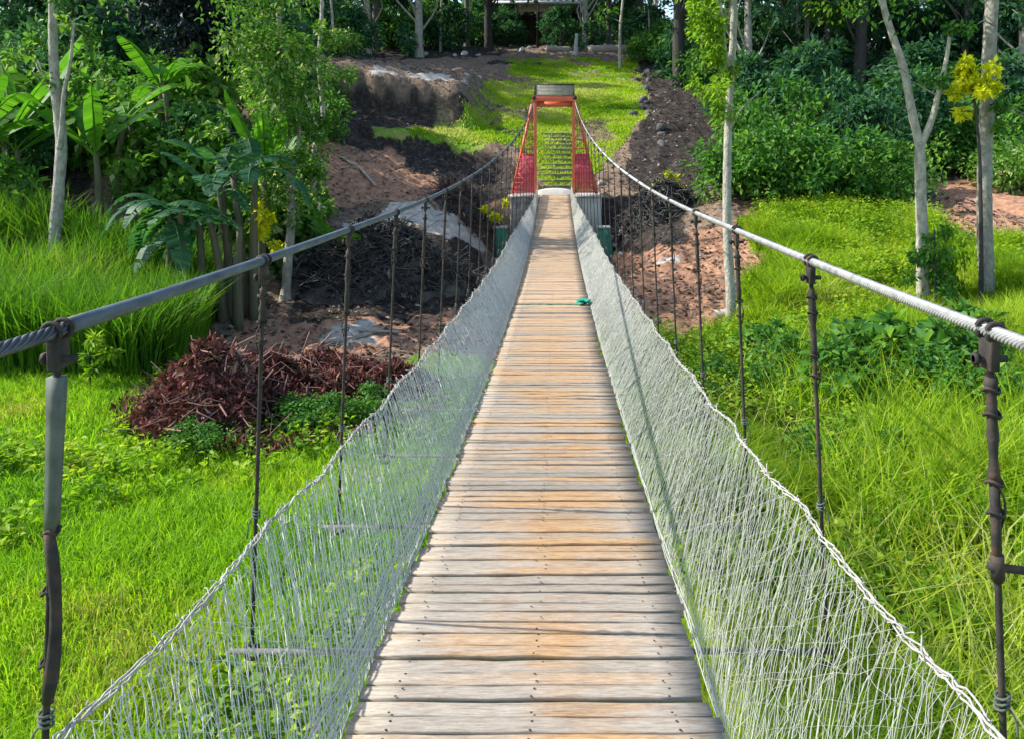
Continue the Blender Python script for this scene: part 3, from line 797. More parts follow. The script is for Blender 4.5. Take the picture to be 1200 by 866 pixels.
# green cloth tied across one plank
yb = 11.6; zb = float(deck_z(yb))
gq = Geo(); n = 26; V = []
for i in range(n):
    f = i / (n - 1); x = -.53 + 1.02 * f
    wv = .028 + .05 * sstep(f, .80, .97); hz = .006 + .004 * math.sin(i * 1.7)
    for a_ in (-1, -.4, .4, 1):
        V.append((x, yb + a_ * wv + .008 * math.sin(i * .9), zb + hz + (.05 * sstep(f, .82, .96) + .02 * random.random() * sstep(f, .8, .9)) * (1 - abs(a_) * .8)))
F = [(i * 4 + j, i * 4 + j + 1, i * 4 + 5 + j, i * 4 + 4 + j) for i in range(n - 1) for j in range(3)]
gq.add(V, np.array(F))
for q in range(16):
    c = np.array((.46 + random.uniform(-.07, .07), yb + random.uniform(-.09, .07), zb + .03 + random.uniform(0, .05)))
    an = np.linspace(0, 2 * math.pi, 7)[:-1]; r = random.uniform(.03, .065)
    ring = np.stack([c[0] + r * np.cos(an) * random.uniform(.7, 1.2), c[1] + r * np.sin(an), c[2] + RNG.normal(0, .012, 6)], 1)
    gq.add(np.vstack([c + (0, 0, .03), ring]), np.array([(0, i + 1, (i + 1) % 6 + 1) for i in range(6)]))
tag(gq.build('green_cloth', M['cloth']), 'teal green cloth strip lying across the deck with its bunched end at the right edge', 'cloth')

# ------------------------------------------------------------------ grass
def scatter(n, x0, x1, y0, y1, pow_=1.0, cond=None):
    """points on the ground, denser towards the eye"""
    out = []; tot = 0
    while tot < n:
        m = n * 3
        u = RNG.random(m)
        y = y0 * (y1 / y0) ** u if pow_ else RNG.uniform(y0, y1, m)
        x = RNG.uniform(x0, x1, m)
        k = np.abs((x - CX) / np.maximum(y, .1) * FPX + UH - 600) < 780
        if cond is not None: k &= cond(x, y)
        q = np.stack([x[k], y[k]], 1); out.append(q); tot += len(q)
        if len(q) < 20: break
    q = np.vstack(out)[:n]
    return np.column_stack([q, T(q[:, 0], q[:, 1])])
def tintof(p, s=1.6, seed=1, spread=.22, mid=.5, amp=.9):
    t = mid + (fbm(p[:, 0], p[:, 1], s, seed) - .5) * amp + RNG.normal(0, spread, len(p))
    return np.clip(t, 0, 1)
def is_grass(x, y): return W_at('w_grass', x, y) > .45
gl = Geo()
p = scatter(170000, -16, 1.2, 3.4, 14.5, 1, lambda x, y: is_grass(x, y) & (x < 1.2))
tall = fbm(p[:, 0], p[:, 1], 2.2, 31)
H = .065 + .17 * np.clip((tall - .42) * 3, 0, 1) + RNG.exponential(.035, len(p))
blades(gl, p, H, .006 + .0009 * p[:, 1], RNG.uniform(.15, .8, len(p)), tintof(p, 2.0, 7, .13, .56, 1.3))
tag(gl.build('grass_lawn', M['lawn']), 'bright green short grass left of and below the bridge', 'grass', kind='stuff')
# tall reeds in front of the left trees
gl = Geo()
p = scatter(26000, -15, -6.9, 13.6, 19.5, 1, lambda x, y: (fbm(x, y, 2.0, 77) > .34) & (x < -6.6 - (y - 14) * .25))
H = RNG.uniform(.9, 2.0, len(p)) * (.7 + .5 * fbm(p[:, 0], p[:, 1], 1.5, 44))
blades(gl, p, H, RNG.uniform(.022, .04, len(p)), RNG.uniform(.1, .6, len(p)), tintof(p, 1.4, 15, .18, .5, 1.2))
tag(gl.build('tall_grass', M['reed']), 'tall green reedy grass band below the left trees', 'grass', kind='stuff')
# right field
gl = Geo()
def field(x, y): return is_grass(x, y) & (x > .9)
p = scatter(190000, .9, 20, 3.4, 25, 1, field)
tall = fbm(p[:, 0], p[:, 1], 1.7, 61)
H = .18 + 1.0 * np.clip((tall - .38) * 2.6, 0, 1) * RNG.uniform(.5, 1, len(p)) + RNG.exponential(.05, len(p))
blades(gl, p, H, .007 + .0011 * p[:, 1], RNG.uniform(.2, .95, len(p)), tintof(p, 1.5, 17, .16, .55, 1.25))
p = scatter(1500, 1.2, 16, 4.0, 14, 1, field)           # dry arching stalks
blades(gl, p, RNG.uniform(.6, 1.2, len(p)), .012, RNG.uniform(.5, 1, len(p)), np.ones(len(p)))
p = scatter(3600, 1.2, 6.5, 3.6, 9.5, 1, lambda x, y: field(x, y) & (fbm(x, y, 1.3, 57) > .47))
blades(gl, p, RNG.uniform(.5, 1.25, len(p)), RNG.uniform(.012, .022, len(p)), RNG.uniform(.25, .9, len(p)), np.clip(RNG.normal(.82, .16, len(p)), 0, 1))
p = scatter(4200, 3.0, 12, 7.5, 13.5, 1, lambda x, y: field(x, y) & (fbm(x, y, 1.6, 59) > .50))
blades(gl, p, RNG.uniform(.7, 1.4, len(p)), RNG.uniform(.014, .026, len(p)), RNG.uniform(.2, .7, len(p)), np.clip(RNG.normal(.45, .2, len(p)), 0, 1))
tag(gl.build('field_grass', M['field']), 'lush yellow green grass right of the bridge', 'grass', kind='stuff')
# broad-leaved weeds among the grass, both sides
gl = Geo()
p = scatter(4600, .9, 20, 3.6, 25, 1, lambda x, y: field(x, y) & (fbm(x, y, 2.4, 91) > .46))
q = scatter(380, -14, 0, 3.6, 14, 1, lambda x, y: is_grass(x, y) & (fbm(x, y, 2.0, 93) > .62))
for pp, hh in ((p, .75), (q, .38)):
    n = len(pp); k = 16
    hts = RNG.uniform(.35, 1, n) * hh
    f = RNG.uniform(.15, 1, (n, k)); az = RNG.uniform(0, 2 * math.pi, (n, k)); el = RNG.uniform(-.2, .8, (n, k))
    C = pp[:, None, :] + np.stack([np.cos(az) * .04, np.sin(az) * .04, f * hts[:, None]], -1)
    D = np.stack([np.cos(az), np.sin(az), el], -1)
    L = (.07 + .10 * RNG.random((n, k))) * (1.1 - .4 * f)
    tt = np.repeat(tintof(pp, 1.2, 5, .2, .55, 1.0), k)
    leaves(gl, C.reshape(-1, 3), D.reshape(-1, 3), L.ravel(), L.ravel() * .55, np.clip(tt + RNG.normal(0, .1, n * k), 0, 1))
tag(gl.build('weeds', M['weed']), 'leafy green weeds growing through the grass', 'weeds', kind='stuff')
# grass of the hill lawn and tufts on the banks
gl = Geo()
p = scatter(60000, -6, 5.5, 30.5, 60, 1, lambda x, y: W_at('w_grass', x, y) > .5 * RNG.random(len(x)) + .2)
blades(gl, p, RNG.uniform(.05, .16, len(p)), .045, RNG.uniform(.3, .9, len(p)), tintof(p, 2.2, 23, .15, .70, 1.5))
tag(gl.build('hill_grass', M['field']), 'sunlit mown grass on the hill behind the tower', 'grass', kind='stuff')

# leaf litter, clods and twigs on the bare ground
gl = Geo()
p = scatter(15000, -16, 14, 15, 48, 1, lambda x, y: (W_at('w_grass', x, y) < .3) & (W_at('w_pale', x, y) < .3))
az = RNG.uniform(0, 6.28, len(p)); D = np.stack([np.cos(az), np.sin(az), RNG.uniform(-.1, .5, len(p))], 1)
leaves(gl, p + (0, 0, .02), D, RNG.uniform(.08, .2, len(p)), RNG.uniform(.05, .1, len(p)), np.clip(RNG.normal(.45, .28, len(p)), 0, 1))
tag(gl.build('leaf_litter', M['litter']), 'brown fallen leaves strewn over the bare slopes', 'leaf litter', kind='stuff')

# ------------------------------------------------------------------ trees and shrubs
def crown_leaves(g, clumps, size, ar=.5, tj=.22, base=.5):
    for (c, r, n) in clumps:
        c = np.asarray(c, float); r = np.broadcast_to(np.asarray(r, float), (3,))
        d = norm(RNG.normal(size=(n, 3))); rad = RNG.random(n) ** .45
        C = c + d * rad[:, None] * r * RNG.uniform(.75, 1.15)
        D = norm(d * .7 + RNG.normal(size=(n, 3)) * .55 + np.array((0, 0, -.25)))
        L = size * RNG.uniform(.6, 1.3, n)
        tb = base + RNG.normal(0, .16)
        leaves(g, C, D, L, L * ar, np.clip(tb + RNG.normal(0, tj, n), 0, 1))
def limb(g, a, b, r0, r1, bow=.12, n=8, sides=6):
    a = np.asarray(a, float); b = np.asarray(b, float); L = np.linalg.norm(b - a)
    m = (a + b) / 2 + RNG.normal(0, bow * L, 3) * (1, 1, .4)
    tube(g, smooth_path([a, m, b], n), np.linspace(r0, r1, n), sides)
def forest_tree(name, label, H, r, c0, cr, nclump, per, size, leafm, barkm, low=0):
    t = thing(name, label, 'tree')
    gt = Geo(); gc = Geo()
    pts = [(0, 0, -.4)]
    for f in (.15, .4, .7, 1): pts.append((random.gauss(0, .02) * H * f, random.gauss(0, .02) * H * f, H * f))
    path = smooth_path(pts, 22); rr = r * (1 - .8 * np.linspace(0, 1, 22) ** 1.2); rr[0] *= 1.5; rr[1] *= 1.2
    tube(gt, path, rr * (1 + RNG.normal(0, .04, 22)), 9)
    cl = []
    for i in range(nclump):
        f = random.uniform(c0, 1.0); a = random.uniform(0, 6.28)
        rad = cr * random.uniform(.25, 1) * (1 - .55 * abs((f - c0) / (1 - c0) - .4))
        p0 = path[int(max(0, f - .08) * 21)]
        p1 = np.array((math.cos(a) * rad, math.sin(a) * rad, H * f + random.uniform(-.2, .5)))
        p1[:2] += p0[:2]
        if i % 2 == 0: limb(gt, p0, p1, r * .28, r * .06)
        k = random.uniform(.55, 1.15) * cr * .36
        cl.append((p1, (k, k, k * .75), per))
    for i in range(low):
        a = random.uniform(0, 6.28); z = H * random.uniform(.08, c0); q = path[int(z / H * 21)]
        p1 = q + np.array((math.cos(a) * .9, math.sin(a) * .9, .4)); limb(gt, q, p1, r * .14, r * .03)
        cl.append((p1, .55, per // 2))
    crown_leaves(gc, cl, size)
    gt.build('trunk', barkm, t, True); gc.build('crown', leafm, t)
    return t
FT = [Kind(forest_tree('forest_tree', 'x', 17, .24, .30, 3.8, 34, 110, .42, M['dark_leaf'], M['bark_grey'], 3)),
      Kind(forest_tree('forest_tree', 'x', 20, .28, .24, 3.4, 40, 100, .42, M['dark_leaf'], M['bark_pale'], 4)),
      Kind(forest_tree('forest_tree', 'x', 14, .19, .22, 3.2, 30, 110, .38, M['mid_leaf'], M['bark_grey'], 2)),
      Kind(forest_tree('forest_tree', 'x', 18, .36, .28, 4.2, 38, 110, .45, M['dark_leaf'], M['bark_dark'], 0))]
LK = ['dark leaved tree with a grey trunk', 'tall dark leaved tree with a pale trunk', 'mid green tree with a slim grey trunk', 'dark tree with a thick blackish trunk']
front = [(432, 56, 1), (444, 58, 0), (492, 55, 1), (548, 64, 0), (574, 63, 3), (686, 62, 1), (697, 64, 3), (712, 66, 0), (748, 62, 3), (795, 46, 3), (874, 44, 1),
         (912, 52, 0), (942, 46, 2), (968, 50, 0), (1003, 45, 3), (1026, 55, 2), (1128, 47, 0), (1192, 42, 1), (128, 42, 0), (162, 46, 2), (24, 44, 0), (206, 52, 3), (292, 52, 2), (336, 57, 0), (-70, 40, 2), (1275, 40, 0)]
front.sort()
vis = [q for q in front if 0 <= q[0] <= 1200]
for (u, d, k) in front:
    i = vis.index((u, d, k)) if (u, d, k) in vis else None
    if i is None: lab = LK[k] + (' beyond the left edge of the picture' if u < 0 else ' beyond the right edge of the picture')
    else: lab = LK[k] + ', %s from left along the forest edge' % ORD[i]
    x, y, z = spot(u, d); s = random.uniform(.9, 1.12)
    FT[k].place((x, y, z), random.uniform(0, 6.28), (s, s, s * random.uniform(.95, 1.1)), lab, 'trees along the forest edge')
SL = [Kind(forest_tree('slim_tree', 'x', 14, .10, .50, 1.9, 16, 90, .34, M['mid_leaf'], M['bark_pale'], 2)),
      Kind(forest_tree('slim_tree', 'x', 16, .085, .55, 1.7, 14, 90, .34, M['dark_leaf'], M['bark_mid'], 1))]
poles = sorted([(u_ + random.uniform(-9, 9), random.uniform(47, 68), i_ % 2) for i_, u_ in enumerate((8, 75, 112, 178, 222, 268, 318, 352, 402, 462, 520, 556, 728, 768, 815, 846, 892, 925, 958, 985, 1046, 1068, 1102, 1146, 1178))])
for i, (u, d, k) in enumerate(poles):
    if 560 < u < 700: d = 72
    x, y, z = spot(u, d); q = random.uniform(.9, 1.15)
    SL[k].place((x, y, z), random.uniform(0, 6.28), (q, q, q), 'slim %s forest pole, %s from left of the slim trunks before the wood' % (('pale', 'grey')[k], ORD[i]), 'slim trunks before the wood')
back = []
for i in range(30):
    d = random.uniform(70, 98); u = -80 + (i + .5) * 1360 / 30 + random.uniform(-16, 16)
    if 590 < u < 670 and d < 82: d = 84
    back.append((u, d, random.choice((0, 1, 2, 3, 0, 2))))
for i, (u, d, k) in enumerate(back):
    x, y, z = spot(u, d); s = random.uniform(.9, 1.2)
    FT[k].place((x, y, z), random.uniform(0, 6.28), (s, s, s), 'dark forest tree standing deep in the wood behind the forest edge', 'trees deep in the wood')
# far mass of leaves that closes the wood
gl = Geo(); n = 1500
cx = RNG.uniform(-85, 85, n); cy = RNG.uniform(98, 132, n); ch = RNG.random(n) ** 1.1 * 24
cz = base_h(cx, cy) + ch
crown_leaves(gl, [((cx[i], cy[i], cz[i]), 2.3, 44) for i in range(n)], .85)
tag(gl.build('distant_woods', M['dark_leaf']), 'dense dark wood closing the view behind the hilltop trees', 'wood', kind='stuff')

def shrub(name, label, h, r, nclump, per, size, leafm, stemm, ar=.5, cat='shrub'):
    t = thing(name, label, cat); gs = Geo(); gc = Geo(); cl = []
    for i in range(nclump):
        a = random.uniform(0, 6.28); q = random.random() ** .5 * r; f = random.uniform(.12, 1) * (1 - .45 * (q / r) ** 2)
        p = np.array((math.cos(a) * q, math.sin(a) * q, h * f))
        k = random.uniform(.22, .42) * r
        cl.append((p, (k, k, k * .8), per))
        if i < 9: limb(gs, (p[0] * .12, p[1] * .12, -.15), p, .035 * h / 2, .008, .1, 7, 5)
    crown_leaves(gc, cl, size, ar)
    gs.build('stems', stemm, t, True); gc.build('foliage', leafm, t)
    return t
BK = [Kind(shrub('shrub', 'x', 2.4, 1.7, 34, 85, .22, M['mid_leaf'], M['bark_dark'])),
      Kind(shrub('shrub', 'x', 3.0, 1.5, 34, 85, .24, M['dark_leaf'], M['bark_dark'])),
      Kind(shrub('shrub', 'x', 1.8, 1.6, 30, 80, .20, M['light_leaf'], M['bark_dark'])),
      Kind(shrub('shrub', 'x', 1.3, 1.1, 22, 70, .17, M['lime_leaf'], M['bark_dark']))]
BK.append(Kind(shrub('shrub', 'x', 2.6, 1.2, 30, 34, .38, M['light_leaf'], M['bark_dark'], .55)))
BK.append(Kind(shrub('shrub', 'x', 2.2, 1.1, 26, 34, .34, M['mid_leaf'], M['bark_dark'], .6)))
BL = ['mid green bushy shrub', 'tall dark green shrub', 'light green leafy shrub', 'low lime green shrub', 'pale green shrub with large broad leaves', 'deep green shrub with large broad leaves']
groups = {
 'shrubs on the right slope': [(885, 27, 0, 1.1), (905, 31, 2, 1.1), (930, 26.5, 0, 1.15), (962, 30.5, 2, 1.3), (985, 27, 0, 1.2), (1012, 29, 1, 1.1), (1035, 26.5, 0, 1.0), (900, 34, 0, 1.25), (950, 36, 1, 1.4),
     (1000, 35, 2, 1.3), (1055, 33, 1, 1.3), (1100, 34, 0, 1.3), (1150, 31, 0, 1.2), (1190, 29, 2, 1.0), (1185, 34, 1, 1.4), (1075, 40, 1, 1.4), (1130, 40, 0, 1.5), (870, 38, 1, 1.1), (1240, 31, 0, 1.3)],
 'left bank shrubs': [(30, 27, 1, 1.1), (75, 30, 0, 1.2), (130, 29, 2, .9), (165, 26, 2, .95), (200, 24.5, 2, .9), (218, 28, 0, 1.1), (240, 24, 1, .8), (285, 25, 0, 1.0), (320, 26, 2, .95), (355, 30, 0, .9), (372, 34, 2, .8), (395, 38, 2, .7), (148, 23.5, 4, .8), (180, 22.5, 4, .75), (205, 21.5, 5, .8), (172, 20.5, 5, .6), (290, 21.5, 4, .9), (262, 23, 4, 1.0), (318, 21.8, 5, .9), (352, 22.5, 4, .7), (225, 26, 4, 1.1), (128, 24.5, 5, .9), (8, 20.5, 5, .8), (45, 24, 4, 1.0), (90, 25, 5, 1.0), (-30, 25, 0, 1.2), (12, 22.5, 1, .8), (105, 33, 1, 1.5), (165, 34, 1, 1.5), (310, 33, 1, 1.4), (270, 38, 1, 1.6), (340, 40, 0, 1.3)],
 'undergrowth along the hilltop': [(405, 50, 1, 1.3), (455, 62, 1, 1.5), (475, 60, 0, 1.3), (515, 61, 1, 1.5), (535, 68, 0, 1.6), (560, 70, 1, 1.6), (715, 72, 2, 1.8), (735, 68, 1, 1.4), (760, 60, 1, 1.3), (775, 54, 0, 1.2), (812, 50, 1, 1.4), (840, 46, 0, 1.3), (880, 50, 1, 1.6), (930, 55, 1, 1.8), (975, 58, 1, 1.8), (1030, 50, 1, 1.7), (1090, 50, 1, 1.8), (1150, 48, 1, 1.8), (1200, 46, 1, 1.7), (60, 44, 1, 1.7), (130, 48, 1, 1.8), (190, 46, 1, 1.7), (240, 50, 1, 1.8), (300, 60, 1, 1.8), (370, 62, 1, 1.6), (10, 42, 0, 1.6), (580, 76, 1, 1.6), (690, 78, 1, 1.6), (640, 90, 1, 2.0), (610, 92, 1, 2.0), (670, 92, 1, 2.0), (592, 68, 1, 1.1), (655, 69, 1, 1.1)]}
for gname, L in groups.items():
    L.sort(); cnt = 0
    for (u, d, k, s) in L:
        x, y, z = spot(u, d)
        if 0 <= u <= 1200:
            lab = BL[k] + ', %s from left of the %s' % (ORD[cnt], gname); cnt += 1
        else: lab = BL[k] + ' beside the %s, beyond the picture' % gname
        BK[k].place((x, y, z - .1), random.uniform(0, 6.28), (s, s, s * random.uniform(.9, 1.15)), lab, gname)

low = sorted([(965, 12.5, .42), (1000, 11.6, .5), (1030, 12.6, .55), (1062, 11.8, .5), (1095, 12.2, .55), (1128, 11.4, .5), (905, 14.0, .38), (1150, 12.8, .5), (1010, 9.4, .36), (880, 12.4, .36)])
for i, (u, d, q) in enumerate(low):
    BK[5 if i % 2 else 0].place(spot(u, d), random.uniform(0, 6.28), (q * 1.25, q * 1.25, q), 'low dark leafy shrub, %s from left of the low shrubs in the right field' % ORD[i], 'low shrubs in the right field')

low = sorted([(338, 11.7, .22), (365, 11.9, .26), (388, 11.6, .24), (408, 12.2, .26), (232, 10.9, .2)])
for i, (u, d, q) in enumerate(low):
    BK[3 if i % 2 else 0].place(spot(u, d), random.uniform(0, 6.28), (q * 1.25, q * 1.25, q), 'small green shrub, %s from left of the low shrubs beside the brown brush spread' % ORD[i], 'low shrubs beside the brown brush spread')

def tree_px(name, label, d, trunks, clumps, leafm, barkm, size=.14, ar=.5, cat='tree', group=None, ox=0):
    """a tree whose limbs follow the bends seen in the photograph, at one distance with depth added"""
    u0, v0 = trunks[0][0][0]
    x, y, z = spot(u0, d)
    t = thing(name, label, cat, (x, y, z), 0, group); gt = Geo(); gc = Geo(); o = np.array((x, y, z))
    for (px, r0, r1, dd) in trunks:
        pts = [P(u, v, d) - o for (u, v) in px]
        for i, p in enumerate(pts): p[1] = dd * i / max(1, len(pts) - 1)
        if px is trunks[0][0]: pts = [np.array((pts[0][0], 0, -.3))] + [p for p in pts if p[2] > .25]
        n = 6 * len(pts); rr = np.linspace(r0, r1, n) * (1 + RNG.normal(0, .035, n))
        if px is trunks[0][0]: rr[:4] *= np.array((1.5, 1.35, 1.2, 1.08))
        tube(gt, smooth_path(pts, n), rr, 10)
    cl = []
    for (u, v, r, n, dd) in clumps:
        p = P(u, v, d) - o; p[1] = dd
        R_ = r * d / FPX
        for q in range(max(1, n // 60)):
            c = p + RNG.normal(0, .6, 3) * R_
            cl.append((c, R_ * random.uniform(.25, .6), 60))
            if q % 3 == 0: limb(gt, p + (0, 0, -R_ * .5), c, .014, .005, .1, 5, 5)
    crown_leaves(gc, cl, size, ar)
    gt.build('trunk', barkm, t, True)
    gc.build('crown', leafm, t)
    return t
# right-hand trees
tree_px('slender_tree', 'slender crooked pale tree with tufts of bright green leaves right of the tower', 16.5,
        [([(856, 346), (853, 280), (853, 215), (855, 150), (858, 95), (862, 40), (864, -40), (868, -120)], .108, .06, .3), ([(856, 88), (849, 62), (846, 44), (842, 10), (838, -60)], .05, .03, -.3), ([(857, 150), (868, 128), (884, 112)], .022, .008, -.2)],
        [(832, 18, 30, 900, -.2), (828, 44, 22, 500, -.3), (835, 100, 22, 480, -.2), (850, -60, 60, 1400, 0), (842, 78, 12, 160, 0), (880, -110, 60, 1400, .3)], M['lime_leaf'], M['bark_pale'], .13)
tree_px('forked_tree', 'pale bare trunked tree that forks into two limbs above the right weeds', 16.5,
        [([(1083, 350), (1081, 290), (1079, 230), (1078, 168)], .13, .105, 0), ([(1078, 172), (1070, 130), (1062, 80), (1050, 40), (1040, 0), (1030, -70)], .09, .06, .3), ([(1079, 172), (1090, 140), (1097, 105), (1103, 70), (1104, 46)], .075, .03, -.3), ([(1062, 85), (1046, 78), (1032, 84)], .02, .008, -.2), ([(1097, 112), (1076, 98), (1064, 92)], .018, .007, .2)],
        [(1035, -80, 70, 1600, .2), (1105, 40, 16, 150, -.3), (1092, 92, 18, 160, -.2), (1052, 160, 12, 90, -.1), (1046, 90, 12, 70, 0)], M['mid_leaf'], M['bark_pale'], .13)
tree_px('tall_tree', 'tall straight grey trunk at the right edge beside the yellow leaved sapling', 16.6,
        [([(1156, 330), (1155, 270), (1156, 200), (1160, 120), (1164, 50), (1168, -10), (1172, -110)], .165, .12, .2), ([(1160, 120), (1176, 125), (1192, 135)], .02, .006, -.3), ([(1164, 30), (1150, 26), (1140, 30)], .02, .006, -.2)],
        [(1172, -120, 80, 2000, 0), (1190, 130, 16, 120, -.3)], M['mid_leaf'], M['bark_mid'], .15)
tree_px('yellow_sapling', 'young sapling with a bright yellow crown leaning on the tall right trunk', 16.2,
        [([(1150, 326), (1149, 250), (1147, 180), (1142, 130), (1138, 95)], .05, .02, -.05)],
        [(1136, 80, 14, 240, -.1), (1150, 98, 14, 240, -.15), (1124, 104, 14, 180, -.1), (1138, 112, 19, 180, 0), (1134, 134, 12, 60, 0)], M['yellow_leaf'], M['bark_dark'], .14, .6)
tree_px('young_tree', 'small dark green sapling with pale yellow tip between the forked tree and the tall trunk', 16.0,
        [([(1096, 352), (1096, 310), (1095, 270)], .03, .015, 0)], [(1095, 300, 20, 420, 0), (1100, 325, 18, 300, 0), (1094, 275, 12, 160, 0)], M['mid_leaf'], M['bark_dark'], .12, .55)
BK[3].place(spot(1096, 16.9), 1.0, (.55, .55, 1.25), 'lime green shrub behind the small dark sapling on the right')
# left-hand trees
tree_px('forked_tree', 'pale smooth trunk with a thin right limb rising from the reeds at left', 18.5,
        [([(62, 335), (63, 290), (67, 220), (69, 165), (62, 110), (58, 60), (56, 0), (52, -90)], .145, .085, .2), ([(70, 175), (75, 150), (80, 110), (90, 70), (96, 30)], .07, .025, -.3), ([(62, 110), (50, 95), (38, 70)], .03, .01, .2)],
        [(50, -100, 80, 1800, 0), (98, 25, 22, 260, -.3), (35, 62, 22, 240, .2), (85, 100, 14, 120, -.2)], M['light_leaf'], M['bark_pale'], .16)
tree_px('leafy_tree', 'leafy light green tree draped in creepers left of the dirt slope', 20.0,
        [([(334, 372), (336, 320), (340, 260), (338, 200), (330, 130), (325, 60), (322, -30)], .13, .06, .2), ([(338, 230), (350, 180), (356, 130)], .05, .02, -.2), ([(338, 200), (312, 165), (300, 120)], .05, .02, .2)],
        [(322, 20, 50, 1700, 0), (300, 60, 38, 1000, .3), (345, 70, 36, 1000, -.2), (330, 120, 42, 1100, -.3), (300, 140, 32, 700, .2), (352, 140, 30, 600, -.2), (325, 185, 40, 800, 0), (356, 195, 30, 420, -.2), (318, 230, 30, 420, 0), (350, 238, 24, 260, 0), (325, -60, 80, 1600, 0)], M['light_leaf'], M['bark_pale'], .15)
tree_px('curved_tree', 'thin pale curved tree at the top of the dirt slope right of the leafy tree', 24.5,
        [([(368, 178), (378, 150), (376, 110), (372, 70), (375, 30), (376, -40), (378, -120)], .075, .05, .2), ([(372, 150), (362, 120), (356, 95)], .035, .015, -.2)],
        [(380, -130, 80, 1600, 0), (382, 66, 20, 260, 0), (360, 92, 16, 150, -.2), (396, 82, 18, 200, 0)], M['light_leaf'], M['bark_pale'], .17)
tree_px('dark_tree', 'dense leaved tree with shade painted into its blackish leaves, behind the banana plants', 27.5,
        [([(232, 150), (230, 100), (226, 40), (224, -30)], .18, .1, 0)],
        [(225, 10, 44, 2000, 0), (240, 50, 34, 1300, 0), (215, 60, 32, 1000, 0), (232, 90, 28, 800, 0), (205, 5, 30, 800, 0), (255, 15, 30, 800, 0), (225, -50, 60, 1600, 0)], M['shade_black_leaf'], M['bark_dark'], .22)

# banana plants
def banana_leaf(base, az, L, W, rise, droop, tear, g):
    n = 30; t = np.linspace(0, 1, n)
    d = np.array((math.cos(az), math.sin(az), 0)); s = np.array((-math.sin(az), math.cos(az), 0))
    hx = L * (t - .12 * t ** 3); hz = L * (rise * t - droop * t ** 2.2)
    mid = np.asarray(base) + d * hx[:, None] + np.array((0, 0, 1.0)) * hz[:, None]
    w = W * np.clip(np.sin(np.clip((t - .10) / .90, 0, 1) * math.pi) ** .55, 0, 1) * .5
    tube(g, mid, np.linspace(.028, .006, n), 5, .9)
    twist = random.uniform(-.5, .5); jit = 0.0
    for sd in (-1, 1):
        for i in range(2, n - 1):
            if random.random() < tear * .10: continue
            gap = random.uniform(.55, .9) if random.random() < tear * .35 else 1.0
            a = mid[i]; b = mid[i] + (mid[i + 1] - mid[i]) * gap
            if gap < 1 or i == 2: jit = random.uniform(-.12, .2)
            dz = np.array((0, 0, -1.0)) * (.25 + jit + sd * twist * .4)
            oa = a + (s * sd + dz) * w[i]; ob = b + (s * sd + dz) * (w[i + 1] if gap == 1 else w[i] * .95)
            tt = np.clip(.55 + random.gauss(0, .12), 0, 1)
            g.add([a, b, ob + d * w[i] * .25, oa + d * w[i] * .25], np.array([(0, 1, 2, 3)]), tt)
def banana(u, d, label, hs, leafm, nl, L, W, tear=.4, nst=1, azs=None, sc=1.0, rise=(.5, 1.3), droop=(.4, 1.2)):
    x, y, z = spot(u, d); t = thing('banana_plant', label, 'banana plant', (x, y, z), 0, None)
    for q in range(nst):
        gs = Geo(); ox = (q - (nst - 1) / 2) * .34 + random.uniform(-.06, .06); oy = random.uniform(-.3, .3)
        h = hs * random.uniform(.8, 1.1) if q else hs
        pts = [(ox, oy, -.2), (ox + random.gauss(0, .05), oy, h * .5), (ox + random.gauss(0, .12), oy, h)]
        path = smooth_path(pts, 10); tube(gs, path, np.linspace(.13, .06, 10), 10); gs.build('stem', M['banana_stem'], t, True)
        nlq = nl if q == 0 else max(3, nl // 2)
        for i in range(nlq):
            g = Geo(); az = azs[i % len(azs)] + random.gauss(0, .15) if azs else i * 2.4 + random.uniform(-.4, .4)
            banana_leaf(path[-1] - np.array((0, 0, .05 * i)), az, L * random.uniform(.8, 1.15), W * random.uniform(.85, 1.1), random.uniform(*rise), random.uniform(*droop), tear, g)
            g.build('leaf', leafm, t)
    return t
banana(20, 21.5, 'banana plant with upright yellow green leaves at the left edge behind the pale tree', 2.0, M['banana'], 8, 2.1, .55, .15, 2, rise=(.9, 1.7), droop=(.2, .8))
banana(108, 21.0, 'banana plant with one long bright leaf slanting up to the right', 1.9, M['banana'], 5, 1.7, .5, .2, 1, azs=[.25, 2.6, 4.2, 3.4, 5.3], rise=(1.0, 1.5), droop=(.15, .4))
banana(238, 17.6, 'banana clump with drooping blue green leaves behind the reeds', 2.5, M['banana_teal'], 6, 1.6, .5, 1.2, 5, azs=[3.3, 2.8, 4.1, .4, 1.5, 5.4], rise=(.25, 1.1), droop=(.6, 1.2))
banana(262, 20.5, 'blue green banana plant beside the leafy tree', 2.9, M['banana_teal'], 6, 1.6, .6, .3, 1, rise=(.4, 1.3), droop=(.4, 1.0))
banana(302, 19.6, 'tall banana plant with a narrow upright lime leaf left of the leafy tree', 3.2, M['banana'], 5, 1.3, .42, .2, 1, azs=[1.5, 3.8, 5.6, 4.8, .6], rise=(1.3, 2.2), droop=(.1, .6))
banana(388, 20.5, 'small banana plant with a glossy leaf pointing right above the grey brush heap', 1.5, M['banana'], 5, 1.05, .42, .1, 1, azs=[.2, 2.9, 4.4, 5.4, 3.8], rise=(.5, .9), droop=(.1, .5))
banana(152, 22.6, 'banana plant with arching green leaves above the small dirt patch', 2.1, M['banana'], 7, 1.6, .5, .6, 2, rise=(.5, 1.3), droop=(.4, 1.1))
banana(276, 17.9, 'tall blue green banana plant with torn leaves left of the yellowing shrub', 3.0, M['banana_teal'], 7, 1.5, .5, .8, 3, rise=(.5, 1.4), droop=(.5, 1.1))
banana(196, 24.5, 'banana plant with broad leaves in front of the blackish tree', 2.6, M['banana'], 7, 1.7, .55, .5, 2, rise=(.6, 1.4), droop=(.4, 1.0))
